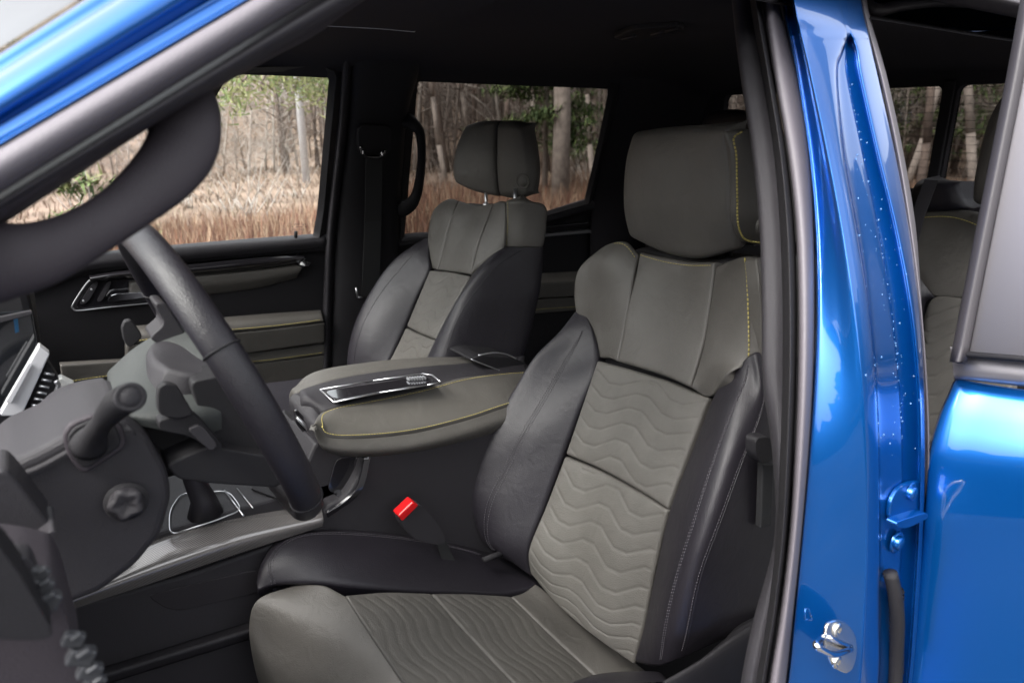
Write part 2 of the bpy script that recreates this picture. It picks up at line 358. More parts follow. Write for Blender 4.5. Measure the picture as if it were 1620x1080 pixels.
# windshield and cowl
def apl(a, s):      # straight traced line of the A-pillar: (0,y0) .. (x1,0)
    y0, x1 = a; return (x1*s, y0*(1-s))
SA = (-0.9, -0.4, 0.0, 0.35, 0.7, 1.0, 1.4, 2.0)
mb = MB(); rows = []
for t in (-3.0, -1.2, 0.0, 1.0, 2.2):
    x0, y0 = apl((84, 134), t); p = S(x0, y0, 0.04); rows.append([p]+[PY(x0-dx, y0-dy, p[1]+q) for dx, dy, q in ((40, 35, .035), (110, 90, .09), (200, 150, .24))])
    c = rows[-1][-1].copy(); c[1] = YC; c[2] += 0.01; e = p.copy(); e[1] = 2*YC-p[1]; rows[-1] += [c, e]
Patch(rows, 30, 16, ref=(-3, 1, 6)).mesh(mb, 0, 0.0); wsh = mb.build('windshield', M_GLASS, truck)
mb = MB(); Patch([[p+np.array([-.001, 0, .002]) for p in r[:3]] for r in rows], 16, 16, ref=(-3, 1, 6)).mesh(mb, 0, 0.0); mb.build('glass_border', mat('black_frit', (0.01, 0.011, 0.013), 0.1, coat=1.0), wsh)

# ---------------- near A-pillar: painted outer skin, seal, inner trim
def lines(defs, S_=SA): return [[S(*apl(a, s), off) for a, off in defs] for s in S_]
mb = MB()
Patch(lines([((82, 130), 0.06), ((88, 140), 0.035), ((112, 180), 0.03), ((120, 192), 0.012), ((150, 240), 0.002), ((178, 290), 0.004), ((200, 335), 0.016), ((214, 372), 0.010), ((226, 388), 0.000), ((236, 400), 0.008)]), 60, 16).mesh(mb, 0, 0.01)
ap = mb.build('a_pillar', M_PAINT, truck)
mb = MB()
Patch(lines([((234, 398), 0.002), ((243, 410), -0.004), ((262, 436), -0.006), ((284, 465), -0.002), ((300, 484), 0.008), ((307, 494), 0.022)]), 24, 16).mesh(mb, 0, 0.008)
mb.build('door_seal', M_RUBL, ap)
mb = MB()
Patch(lines([((305, 492), 0.030), ((312, 505), 0.022), ((320, 522), 0.016), ((328, 545), 0.020), ((338, 570), 0.034)]), 20, 16).mesh(mb, 0, 0.01)
mb.build('inner_seal', M_RUB, ap)
mb = MB()
hpts = [(-420, 600), (-150, 445), (0, 358), (110, 286), (220, 213), (327, 149), (380, 119), (440, 87), (497, 57), (560, 12), (640, -40), (760, -110)]
gp = [apl((328, 548), s) for s in (-0.8, -0.3, 0.0, 0.2, 0.4, 0.6, 0.7, 0.82, 0.93, 1.05, 1.2, 1.45)]
rows = []
for g_, h_ in zip(gp, hpts):
    g_ = np.array(g_); h_ = np.array(h_, float); rows.append([S(*g_, 0.028), S(*(g_*.65+h_*.35), 0.030), S(*(g_*.25+h_*.75), 0.045), S(*h_, 0.075), S(*(h_+(4, -3)), 0.14)])
Patch(rows, 16, 40).mesh(mb, 0, 0.0); mb.build('inner_trim', M_TRIMG, ap)
# assist handle on the pillar
mb = MB()
hp = [(272, 118, 30, .62), (287, 165, 40, .60), (293, 200, 40, .58), (286, 238, 39, .57), (258, 277, 36, .56), (212, 318, 31, .55), (166, 351, 29, .54), (116, 379, 31, .535), (66, 400, 36, .53), (20, 410, 41, .53), (-50, 415, 50, .54), (-150, 402, 60, .57)]
C = catm([PY(a, b, y) for a, b, _, y in hp], 70); rr = catm([[r*y*1.0/FPX*1.17, 0] for _, _, r, y in hp], 70)[:, 0]
tube(mb, C, list(rr), 0, 28, flat=0.62, flatdir=(0.25, 1, -.2)); label(mb.build('assist_handle', M_TRIMG, truck), 'curved grey grab handle on the near windshield pillar')

# ---------------- near B-pillar
ys_ = (-160, 0, 120, 240, 360, 480, 600, 720, 850, 980, 1080, 1230)
def bcol(xs, off): return [S(x, y, off) for x, y in zip(xs, ys_)]
def strip(name, cols, m_, parent, nu=40, nv=50, skirt=0.006, sub=None):
    mb = MB(); rows = [[c[i] for c in cols] for i in range(len(ys_))]
    p = Patch(rows, nu, nv); p.mesh(mb, 0, skirt); return mb.build(name, m_, parent), p
#          -160   0    120   240   360   480   600   720   850   980  1080  1230
x_trimL = (1145, 1158, 1172, 1190, 1202, 1206, 1207, 1222, 1225, 1192, 1172, 1150)
x_trimR = (1172, 1188, 1208, 1226, 1236, 1240, 1240, 1236, 1230, 1215, 1198, 1180)
x_bulbR = (1186, 1205, 1224, 1245, 1258, 1262, 1261, 1256, 1247, 1231, 1215, 1196)
x_c0 =    (1212, 1232, 1260, 1279, 1286, 1288, 1286, 1279, 1268, 1254, 1243, 1222)
Y2 = (-160, 0, 50, 66, 85, 120, 240, 360, 480, 600, 720, 850, 980, 1080, 1230)
def b2(xs, off, yy=None):
    offs = off if isinstance(off, (list, tuple)) else [off]*len(Y2)
    yy = ys_ if yy is None else yy; deg = 5
    m_ = np.array(yy) >= (100 if yy is yp else -999); pf = np.polyfit(np.array(yy)[m_]/1000.0, np.array(xs)[m_], deg)
    xx = np.interp(Y2, yy, xs); xx = np.array([np.polyval(pf, q/1000.0) if q >= (100 if yy is yp else -999) else x_ for q, x_ in zip(Y2, xx)]); return [S(float(x), y, o_) for x, y, o_ in zip(xx, Y2, offs)]
yp = (-160, 0, 60, 85, 120, 240, 360, 480, 600, 720, 850, 980, 1080, 1230)
pk = [0, 0, 0, 1, 1, 1, 1, 1, 1, 1, 1, 1, 1, 1, 1]
xc1 = [a+9 for a in x_c0]; yc2 = (-160, 0, 120, 240, 360, 480, 600, 720, 850, 980, 1080, 1230)
xc2 = (1236, 1259, 1287, 1315, 1332, 1350, 1363, 1371, 1372, 1366, 1360, 1345)
yp = (-160, 0, 60, 85, 120, 240, 360, 480, 600, 720, 850, 980, 1080, 1230)
xp0 = (1300, 1325, 1337, 1329, 1323, 1332, 1358, 1374, 1384, 1390, 1393, 1392, 1388, 1374)
xpm = (1310, 1332, 1343, 1341, 1342, 1362, 1393, 1408, 1420, 1428, 1428, 1420, 1412, 1394)
xp1 = (1320, 1340, 1350, 1357, 1363, 1387, 1420, 1440, 1450, 1456, 1454, 1444, 1436, 1416)
x_c6 = (1346, 1361, 1392, 1418, 1438, 1453, 1462, 1466, 1462, 1452, 1444, 1424)
o0 = 0.0; dp = [0.009*k for k in pk]
cols = [b2(x_c0, 0.058), b2([a+4 for a in x_c0], 0.047), b2(xc1, 0.046), b2([a*.5+b*.5 for a, b in zip(xc1, xc2)], 0.024, yc2), b2([a-5 for a in xc2], 0.004, yc2), b2([a+3 for a in xc2], 0.0, yc2),
        b2([a-2 for a in xp0], -0.001, yp), b2([a+3 for a in xp0], [q*.9 for q in dp], yp), b2([a-3 for a in xpm], [q*1.0 for q in dp], yp), b2([a+2 for a in xpm], [q*1.25 for q in dp], yp), b2([a-3 for a in xp1], [q*1.1 for q in dp], yp), b2([a+1 for a in xp1], 0.0, yp), b2([a-4 for a in x_c6], 0.002), b2([a-1 for a in x_c6], 0.006), b2(x_c6, 0.018)]
mb = MB(); PB = Patch([[c[i] for c in cols] for i in range(len(Y2))], 150, 110); PB.mesh(mb, 0, 0.02); bp_ = mb.build('b_pillar', M_PAINT, truck); label(bp_, 'tall blue door pillar spotted with rain between the open doors')
strip('door_seal', [bcol(x_bulbR, 0.070), bcol([a+3 for a in x_bulbR], 0.050), bcol([(a+b)/2 for a, b in zip(x_bulbR, x_c0)], 0.040), bcol([a-4 for a in x_c0], 0.044), bcol([a+1 for a in x_c0], 0.056)], M_RUBL, bp_, 24, 40)
strip('seal_bulb', [bcol([a-2 for a in x_trimR], 0.078), bcol([a*.75+b*.25 for a, b in zip(x_trimR, x_bulbR)], 0.055), bcol([a*.5+b*.5 for a, b in zip(x_trimR, x_bulbR)], 0.046), bcol([a*.2+b*.8 for a, b in zip(x_trimR, x_bulbR)], 0.056), bcol([a-1 for a in x_bulbR], 0.076)], M_BLKP, bp_, 24, 40)
bt, _ = strip('inner_trim', [bcol([a+14 for a in x_trimL], 0.19), bcol([a+3 for a in x_trimL], 0.13), bcol(x_trimL, 0.105), bcol([(a+b)/2 for a, b in zip(x_trimL, x_trimR)], 0.088), bcol([a+1 for a in x_trimR], 0.080)], M_DGRP, bp_, 24, 50)
strip('rear_seal', [bcol([a-1 for a in x_c6], 0.016), bcol([a+4 for a in x_c6], 0.010), bcol([a+(9 if k < 5 else 4) for k, a in enumerate(x_c6)], 0.022), bcol([a+(11 if k < 5 else 5) for k, a in enumerate(x_c6)], 0.06)], M_RUBL, bp_, 12, 40, 0.0)
# striker
mb = MB(); sp_ = [(1303, 984), (1322, 977), (1338, 984), (1350, 1002), (1352, 1030), (1345, 1056), (1334, 1063), (1312, 1052), (1300, 1020)]
prism(mb, [S(x, y, -0.002) for x, y in rnd(sp_)], (0.0, -0.004, 0)); st = mb.build('door_striker', M_STEEL, bp_, bevel=0.0015)
mb = MB()
for x, y in ((1324, 995), (1323, 1046)):
    mb = MB(); lathe(mb, S(x, y, -0.006), (0, -1, 0.05), [(0, 0.0085), (0.002, 0.0085), (0.003, 0.006), (0.0035, 0.004), (0.001, 0.003)], 0, 20); mb.build('screw', M_STEEL, st)
mb = MB(); tube(mb, catm([S(1306, 1006, -0.004), S(1298, 1010, -0.020), S(1291, 1020, -0.032), S(1300, 1027, -0.034), S(1318, 1034, -0.030), S(1336, 1030, -0.018), S(1346, 1026, -0.004)], 26), [0.0038]*26, 0, 12)
tube(mb, catm([S(1304, 1004, -0.005), S(1320, 1012, -0.012), S(1346, 1022, -0.006)], 10), [0.003]*10, 0, 10); mb.build('striker_loop', M_CHROME, st)
mb = MB()
a_ = [(1274, 963), (1279, 962), (1284, 977), (1284, 980), (1273, 979)]
for i in range(5): bar(mb, S(*a_[i], -0.001), S(*a_[(i+1) % 5], -0.001), 0.0009, 0, 5)
mb.build('stamped_mark', M_PAINT, bp_)
# rain drops
mb = MB(); rnd_ = random.Random(3)
for i in range(170):
    k = rnd_.random(); u = 0.60+rnd_.gauss(0, 0.055); v = rnd_.uniform(0.36, 0.72)
    if rnd_.random() < 0.25: u = rnd_.uniform(0.35, 0.85)
    p, n = PB.at(min(max(u, 0.3), 0.97), v); r = rnd_.choice((0.0005, 0.0006, 0.0008, 0.0014))*rnd_.uniform(0.7, 1.1)
    ellipsoid(mb, p, (r, r*0.7, r*1.2), 0, None, 8, 5)
M_WATER = mat('water_drop', (0.16, 0.36, 0.68), 0.22); M_WATER.node_tree.nodes['Principled BSDF'].inputs['Transmission Weight'].default_value = 0.55
q = mb.build('rain_drops', M_WATER, bp_); q['kind'] = 'stuff'
# hinges between pillar and rear door
mb = MB()
hx = [(1402, 790), (1412, 772), (1430, 760), (1452, 757), (1456, 800), (1440, 812), (1412, 826), (1400, 818)]
prism(mb, [S(x, y, 0.008) for x, y in rnd(hx)], (0.0, -0.006, 0)); hg = mb.build('door_hinge', M_PAINT, bp_, bevel=0.002)
mb = MB(); prism(mb, [S(x, y, 0.002) for x, y in rnd([(1402, 818), (1450, 803), (1454, 812), (1418, 829), (1402, 826)])], (0.004, -0.012, -0.002)); mb.build('hinge_arm', M_PAINT, hg, bevel=0.003)
mb = MB()
for x, y in ((1438, 778), (1417, 856)):
    mb = MB()
    lathe(mb, S(x, y, 0.006), (0, -1, 0), [(0, 0.0155), (0.003, 0.0155), (0.004, 0.012)], 0, 24); lathe(mb, S(x, y, 0.002), (0, -1, 0), [(0, 0.0095), (0.006, 0.0095), (0.008, 0.008)], 0, 6)
    mb.build('hinge_bolt', M_PAINT, hg)
mb = MB(); tube(mb, catm([S(1408, 905, 0.0), S(1416, 940, -0.005), S(1420, 985, -0.005), S(1418, 1040, 0), S(1416, 1100, 0)], 20), [0.009]*20, 0, 12)
for k in range(22): lathe(mb, S(1418, 930+k*6, 0.004), (0, 0.1, -1), [(0, 0.0095), (0.002, 0.0108), (0.004, 0.0095)], 0, 14)
mb.build('wiring_boot', M_BLKP, bp_)

# ---------------- open rear door (skin faces the viewer), pivoting at the pillar
AX, AY, AS = 0.955, 0.36, 0.22
def D(px, py, off=0.0):
    d = ray(px, py); n = np.array([1, AS, 0.0]); p0 = np.array([AX, AY, 1.3]); n_ = n/np.linalg.norm(n)
    return CAM+d*(np.dot(n_, p0-CAM)+off)/np.dot(n_, d)
def D2(px, py, off=0.0):
    d = ray(px, py); n = np.array([1, AS, -0.32]); p0 = np.array([AX, AY, 1.44]); n_ = n/np.linalg.norm(n)
    return CAM+d*(np.dot(n_, p0-CAM)+off)/np.dot(n_, d)
rd = part('rear_door')
mb = MB()
ysd = (599, 605, 618, 660, 720, 800, 900, 1000, 1090, 1240)
xL = (1512, 1507, 1502, 1484, 1468, 1462, 1453, 1440, 1426, 1400)
offs = (0.062, 0.056, 0.046, 0.026, 0.006, 0.0, 0.0, 0.002, 0.004, 0.006)
rows = []
for y, x0, o_ in zip(ysd, xL, offs):
    dy = (y-599)*0.0+(1-min(1, (y-599)/400))*20
    rows.append([D(x0, y, o_+0.03), D(x0+2, y, o_+0.010), D(x0+9, y+1, o_), D(x0+60, y+dy*0.5, o_-0.002), D(1640, y+dy, o_-0.003), D(1700, y+dy*1.5, o_-0.003), D(1950, y+dy*3.5, o_-0.003)])
Patch(rows, 40, 50).mesh(mb, 0, 0.03); label(mb.build('door_skin', M_PAINT, rd), 'glossy blue outer skin of the open rear door')
mb = MB()
Patch([[D(1503, 548, 0.06), D(1540, 555, 0.055), D(1640, 566, 0.055), D(1900, 590, 0.055)], [D(1506, 566, 0.055), D(1540, 568, 0.045), D(1640, 580, 0.045), D(1900, 606, .045)], [D(1508, 590, 0.05), D(1540, 594, 0.04), D(1640, 603, 0.04), D(1900, 626, .04)], [D(1510, 600, 0.06), D(1540, 602, 0.055), D(1640, 613, 0.055), D(1900, 636, .055)]], 20, 12).mesh(mb, 0, 0.02)
mb.build('belt_moulding', mat('moulding_grey', (0.22, 0.21, 0.225), 0.42, 0.5), rd)
mb = MB(); gy = 0.03
mb.add([D2(1526, 562, 0.012), D2(1900, 594, 0.012), D2(1900, -200, 0.012), D2(1690, -200, 0.012), D2(1600, 200, 0.012)], [(0, 1, 2, 3, 4)]); mb.build('window_glass', M_DOORGLASS, rd, solid=0.004)
mb = MB()
fl = [(1516, 572), (1540, 450), (1572, 290), (1604, 130), (1626, 10), (1665, -200)]
Patch([[D2(x-14, y, 0.03), D2(x-11, y, 0.010), D2(x-2, y, 0.000), D2(x+8, y, 0.002), D2(x+14, y, 0.006)] for x, y in fl], 16, 24).mesh(mb, 0, 0.015); mb.build('window_frame', M_RUB, rd)
mb = MB(); bar(mb, D2(1528, 560, 0.006), D2(1900, 590, 0.006), 0.004, 0, 8); mb.build('glass_seal', M_BLKP, rd)
# open front door, standing just outside the left edge of the picture
fo = part('front_door'); label(fo, 'open front door swung out past the left edge of the picture')
hv = Vector((-0.42, 0.30, 0)); hd = Vector((-0.42, -1.0, 0)).normalized(); hn = Vector((hd.y, -hd.x, 0))*-1
def FD(a, z, o_=0.0): q_ = hv+hd*a+hn*o_; return np.array([q_.x, q_.y, z])
mb = MB(); prism(mb, [FD(0, .62), FD(1.05, .62), FD(1.12, .9), FD(1.12, 1.42), FD(0.02, 1.36)], tuple(-hn*0.05)); mb.build('door_skin', M_PAINT, fo, bevel=0.01)
mb = MB(); prism(mb, [FD(0.03, .66, .055), FD(1.0, .66, .055), FD(1.06, .9, .055), FD(1.06, 1.38, .055), FD(0.06, 1.33, .055)], tuple(-hn*0.05)); mb.build('door_panel', M_BLKP, fo, bevel=0.015)
mb = MB(); fr0 = [FD(0.05, 1.36), FD(0.55, 1.82), FD(1.02, 1.86), FD(1.12, 1.40)]; tube(mb, catm(fr0[:2], 6), [.02]*6, 0, 8); tube(mb, catm(fr0[1:3], 6), [.02]*6, 0, 8); tube(mb, catm(fr0[2:], 6), [.02]*6, 0, 8); mb.build('window_frame', M_RUB, fo)
mb = MB(); mb.add(fr0, [(0, 1, 2, 3)]); mb.build('window_glass', M_GLASS, fo)
# rear opening header seal
mb = MB(); tube(mb, catm([S(1355, -40, 0.05), S(1378, 14, 0.05), S(1430, 8, 0.05), S(1490, 3, 0.05), S(1560, 8, 0.05), S(1640, 20, 0.05), S(1760, 60, 0.05)], 30), [0.010]*30, 0, 12); mb.build('header_seal', M_RUB, truck)

# ---------------- far side: front passenger door
fd = part('passenger_door'); label(fd, 'far front passenger door with black trim and taupe pads')
def loopT(px, off): return [T(x, y, off) for x, y in px]
win = [(125, 406), (190, 398), (350, 386), (495, 373), (502, 330), (511, 230), (520, 128), (517, 117), (508, 113), (430, 114), (362, 119), (290, 240), (205, 330), (140, 385)]
out = [(105, 420), (190, 410), (350, 398), (515, 380), (523, 330), (532, 230), (545, 120), (540, 108), (510, 98), (430, 98), (345, 100), (266, 235), (185, 318), (105, 385)]
wi = [tuple(p) for p in catm(win, 60, closed=True)]; wo_ = [tuple(p) for p in catm(out, 60, closed=True)]
# keep corners crisp: linear resample instead of spline
def lin(P, n):
    P = [np.array(p, float) for p in P]+[np.array(P[0], float)]; o = []
    m_ = n//(len(P)-1)
    for i in range(len(P)-1):
        for k in range(m_): o.append(tuple(P[i]+(P[i+1]-P[i])*k/m_))
    return o
wi, wo_ = lin(win, 56), lin(out, 56)
mb = MB(); ring(mb, loopT(wo_, 0.02), loopT([(a*.5+c*.5, b*.5+d*.5) for (a, b), (c, d) in zip(wi, wo_)], 0.035)); ring(mb, loopT([(a*.5+c*.5, b*.5+d*.5) for (a, b), (c, d) in zip(wi, wo_)], 0.035), loopT(wi, 0.02)); ring(mb, loopT(wi, 0.02), loopT(wi, -0.01))
mb.build('window_frame', M_BLKP, fd)
mb = MB(); L_ = loopT([(115, 415), (500, 380), (528, 108), (350, 105), (190, 320)], 0.0); mb.add(L_, [tuple(range(5))]); mb.build('window_glass', M_GLASS, fd)
xs = (40, 85, 130, 200, 300, 400, 470, 517)
def tr(ys, off): return [T(x, y, off) for x, y in zip(xs, ys)]
mb = MB()
Patch([tr((425, 413, 403, 396, 387, 379, 374, 370), 0.00), tr((430, 419, 409, 401, 392, 384, 379, 374), 0.025), tr((440, 430, 420, 411, 402, 393, 387, 383), 0.035), tr((460, 447, 432, 425, 414, 405, 400, 395), 0.03), tr((475, 460, 445, 432, 424, 414, 408, 404), 0.012),
       tr((520, 505, 495, 488, 478, 470, 462, 458), 0.008), tr((560, 548, 540, 530, 520, 510, 503, 498), 0.005), tr((600, 590, 580, 575, 570, 560, 552, 548), 0.0), tr((680, 670, 660, 655, 650, 645, 640, 640), -0.005), tr((800, 790, 780, 770, 760, 750, 745, 740), 0.0)], 50, 60).mesh(mb, 0, 0.02)
mb.build('door_panel', M_BLKP, fd)
mb = MB(); Patch([tr((423, 411, 401, 394, 385, 377, 372, 368), 0.004), tr((430, 418, 408, 400, 391, 383, 378, 373), 0.030), tr((440, 430, 420, 411, 402, 393, 387, 383), 0.040), tr((456, 445, 430, 421, 411, 402, 396, 391), 0.034)], 40, 16).mesh(mb, 0, 0.005); mb.build('lit_belt_pad', M_DGRP, fd)  # windshield light on this roll put in as a paler plastic than the panel
def tp(name, top, bot, off0, off1, m_, edge=0.006, mid=None, parent=fd, nu=30, nv=14, skirt=0.02, sl=None):
    mb = MB(); n = max(len(top), len(bot)); t_ = catm([list(a) for a in top], 8); b_ = catm([list(a) for a in bot], 8)
    mid = (off0+off1)/2 if mid is None else mid
    p = Patch([[T(a, b, off0) for a, b in t_], [T((a+c)/2, (b+d)/2, mid) for (a, b), (c, d) in zip(t_, b_)], [T(a, b, off1) for a, b in b_]], nu, nv, edge=(edge,)*4); p.mesh(mb, 0, skirt)
    if sl: stitch(mb, p, [(0.01, sl), (0.5, sl), (0.99, sl)], 1, pitch=0.008, ln=0.006, r=0.0011)
    return mb.build(name, [m_, M_YEL], parent), p
tp('trim_strip', [(140, 436), (200, 427), (300, 418), (400, 408), (474, 403), (480, 410)], [(146, 447), (205, 440), (300, 437), (400, 427), (474, 416), (481, 412)], 0.040, 0.035, M_PIANO, 0.003, mid=0.052)
tp('upper_pad', [(205, 447), (300, 438), (400, 429), (482, 419)], [(205, 480), (300, 471), (400, 459), (470, 441)], 0.036, 0.012, M_TAUPE, 0.008, mid=0.035)
tp('armrest', [(200, 515), (345, 501), (430, 494), (508, 489)], [(200, 545), (345, 527), (430, 519), (513, 508)], 0.03, 0.075, M_TAUPE, 0.006, mid=0.065, sl=0.86)
tp('armrest_side', [(200, 547), (350, 529), (430, 521), (514, 511)], [(200, 583), (370, 562), (430, 554), (514, 542)], 0.072, 0.062, M_TAUPE, 0.006)
tp('lower_pad', [(95, 577), (200, 570), (370, 558), (430, 554), (514, 544)], [(100, 612), (200, 595), (370, 578), (430, 572), (514, 560)], 0.045, 0.05, M_TAUPE, 0.005, sl=0.8)
tp('lower_panel', [(95, 612), (200, 597), (370, 579), (514, 562)], [(95, 690), (200, 670), (370, 640), (514, 620)], 0.046, 0.04, M_TAUPE, 0.005)
# handle cup, frame, switches, lever
mb = MB(); prism(mb, [T(x, y, 0.02) for x, y in rnd([(146, 446), (246, 438), (262, 478), (130, 490), (118, 484)])], (0, 0.012, 0)); cup = mb.build('handle_cup', M_PIANO, fd, bevel=0.002)
mb = MB(); lp = catm([T(x, y, 0.026) for x, y in [(150, 441), (138, 447), (116, 480), (116, 488), (126, 491), (180, 485), (262, 477)]], 50); tube(mb, lp, [0.0022]*50, 0, 8); mb.build('cup_rim', M_SATIN, fd)
mb = MB(); prism(mb, [T(x, y, 0.028) for x, y in rnd([(146, 448), (158, 446), (138, 480), (124, 482)])], (0, 0.006, 0)); prism(mb, [T(x, y, 0.028) for x, y in rnd([(170, 446), (178, 445), (162, 476), (152, 478)])], (0, 0.006, 0)); mb.build('window_switch', M_DGRP, fd, bevel=0.002)
mb = MB()
for x, y in ((145, 458), (132, 476)):
    mb = MB(); ellipsoid(mb, T(x, y, 0.031), (0.003, 0.001, 0.003), 0, None, 8, 6); mb.build('switch_mark', M_SATIN, fd)
mb = MB(); prism(mb, [T(x, y, 0.044) for x, y in rnd([(168, 478), (176, 465), (236, 461), (240, 470), (200, 475)])], (0, 0.012, 0)); mb.build('door_lever', M_CHROME, fd, bevel=0.004)
mb = MB(); bar(mb, T(468, 377, 0.02), T(468, 366, 0.02), 0.005, 0, 10); mb.build('lock_pin', M_BLKP, fd)
mb = MB()
for r_ in range(3):
    for k in range(7):
        if (k*3+r_) % 4: bar(mb, T(462+k*3.4, 355+r_*4, 0.0), T(464+k*3.4, 355+r_*4, 0.0), 0.0012, 0, 4)
mb.build('glass_stamp', M_BLKP, fd)

# ---------------- far B-pillar with belt and grab handle
fb = part('far_b_pillar'); label(fb, 'dark centre pillar between the far side windows')
mb = MB()
yb = (60, 100, 180, 260, 330, 400, 480, 560, 660, 760)
lx = (556, 554, 549, 541, 533, 527, 524, 522, 520, 520); rx = (672, 668, 648, 640, 636, 634, 634, 634, 634, 634)
Patch([[T(a-2, y, 0.01), T(a+8, y, 0.045), T(a*.7+b*.3, y, 0.06), T(a*.3+b*.7, y, 0.06), T(b-6, y, 0.05), T(b, y, -0.01)] for a, b, y in zip(lx, rx, yb)], 24, 30).mesh(mb, 0, 0.0); mb.build('pillar_trim', M_BLKP, fb)
mb = MB()
Patch([[T(a-13, y, 0.035), T(a-8, y, 0.05), T(a-2, y, 0.048), T(a+3, y, 0.03)] for a, y in zip(lx, yb)], 10, 30).mesh(mb, 0, 0.01); mb.build('door_seal', M_DGRP, fb)
mb = MB(); prism(mb, [T(x, y, 0.063) for x, y in rnd([(594, 127), (621, 128), (620, 150), (596, 149)])], (0, 0.004, 0)); mb.build('trim_cap', M_DGRP, fb, bevel=0.002)
plate('belt_guide', [(567, 196), (622, 199), (621, 236), (608, 248), (576, 247), (566, 230)], lambda x, y: T(x, y, 0.075), (0, 0.02, 0), M_BLKP, fb)
mb = MB(); tube(mb, catm([T(x, y, 0.092) for x, y in [(571, 232), (573, 243), (582, 248), (600, 248), (607, 243), (610, 237)]], 24), [0.0045]*24, 0, 10); mb.build('belt_ring', M_PIANO, fb)
mb = MB(); ellipsoid(mb, T(605, 243, 0.096), (0.006, 0.003, 0.008), 0, None, 8, 6); mb.build('ring_clip', M_CHROME, fb); mb = MB(); ellipsoid(mb, T(574, 241, 0.096), (0.003, 0.003, 0.006), 0, None, 8, 6); mb.build('ring_clip', M_CHROME, fb)
mb = MB(); mb.add([T(579, 247, 0.088), T(605, 247, 0.088), T(603, 350, 0.085), T(600, 470, 0.085), T(572, 470, 0.085), T(577, 350, 0.085)], [(0, 1, 2, 5), (5, 2, 3, 4)], smooth=False); mb.build('seat_belt', M_WEB, truck, solid=0.0015)
mb = MB(); bar(mb, T(563, 455, 0.09), T(566, 470, 0.09), 0.003, 0, 6); bar(mb, T(566, 470, 0.09), T(574, 470, 0.09), 0.003, 0, 6); mb.build('belt_hook', M_SATIN, fb)
mb = MB(); tube(mb, catm([T(x, y, o) for x, y, o in [(640, 190, 0.03), (652, 196, 0.07), (664, 210, 0.08), (667, 250, 0.085), (661, 300, 0.08), (650, 322, 0.07), (632, 330, 0.03)]], 40), list(np.interp(np.linspace(0, 1, 40), [0, 0.25, 0.5, 0.75, 1], [0.030, 0.017, 0.014, 0.019, 0.034])), 0, 14, flat=0.7, flatdir=(0, 1, 0))
label(mb.build('assist_handle', M_BLKP, truck), 'black upright grab handle on the far centre pillar')

# ---------------- far rear door
fr_ = part('far_rear_door'); label(fr_, 'far rear door with tinted window, black and taupe trim')
win2 = [(640, 374), (700, 369), (780, 358), (858, 336), (924, 317), (936, 268), (950, 205), (961, 150), (961, 140), (952, 134), (850, 127), (760, 121), (690, 118), (674, 119), (661, 132), (652, 230)]
out2 = [(628, 392), (700, 384), (780, 372), (860, 350), (938, 328), (952, 270), (968, 205), (982, 146), (978, 128), (952, 118), (850, 108), (760, 103), (690, 100), (656, 102), (640, 122), (630, 230)]
w2, o2 = lin(win2, 64), lin(out2, 64); md = [((a+c)/2, (b+d)/2) for (a, b), (c, d) in zip(w2, o2)]
mb = MB(); ring(mb, loopT(o2, 0.02), loopT(md, 0.035)); ring(mb, loopT(md, 0.035), loopT(w2, 0.02)); ring(mb, loopT(w2, 0.02), loopT(w2, -0.01)); mb.build('window_frame', M_BLKP, fr_)
mb = MB(); mb.add(loopT([(630, 385), (780, 368), (930, 325), (975, 130), (655, 108)], 0.0), [(0, 1, 2, 3, 4)]); mb.build('window_glass', M_TINT, fr_)
xs = (560, 640, 700, 760, 820, 870, 925, 1000, 1080)
mb = MB()
Patch([tr((392, 372, 368, 360, 347, 334, 317, 300, 285), 0.0), tr((396, 378, 374, 366, 352, 339, 322, 304, 290), 0.025), tr((404, 388, 383, 376, 362, 350, 334, 318, 303), 0.03), tr((416, 400, 395, 388, 376, 362, 346, 330, 316), 0.01), tr((440, 428, 422, 415, 408, 400, 392, 380, 370), 0.0), tr((520, 505, 500, 495, 490, 485, 480, 470, 460), 0.0), tr((700, 690, 680, 675, 670, 665, 660, 650, 640), 0.0)], 50, 40).mesh(mb, 0, 0.0); mb.build('door_panel', M_BLKP, fr_)
mb = MB(); Patch([tr((390, 370, 366, 358, 345, 332, 315, 298, 283), 0.004), tr((396, 378, 374, 366, 352, 339, 322, 304, 290), 0.030), tr((404, 388, 383, 376, 362, 350, 334, 318, 303), 0.034)], 40, 10).mesh(mb, 0, 0.004); mb.build('lit_belt_pad', M_DGRP, fr_)  # paler than the rear panel below: windshield light put into its colour
tp('trim_strip', [(830, 362), (870, 358), (932, 352)], [(830, 370), (870, 366), (935, 358)], 0.03, 0.03, M_PIANO, 0.002, parent=fr_)
tp('trim_strip', [(830, 372), (870, 370), (938, 364)], [(830, 377), (870, 374), (942, 368)], 0.03, 0.03, M_SATIN, 0.002, parent=fr_)
tp('armrest', [(800, 434), (850, 432), (1000, 424)], [(800, 452), (850, 448), (1000, 442)], 0.02, 0.06, M_TAUPE, 0.004, parent=fr_)
tp('armrest_side', [(800, 453), (850, 449), (1000, 443)], [(800, 474), (850, 472), (1000, 464)], 0.06, 0.055, M_TAUPE, 0.004, parent=fr_)
tp('lower_pad', [(800, 475), (850, 473), (1000, 465)], [(800, 500), (850, 496), (1000, 484)], 0.03, 0.03, M_TAUPE, 0.004, parent=fr_, sl=0.7)
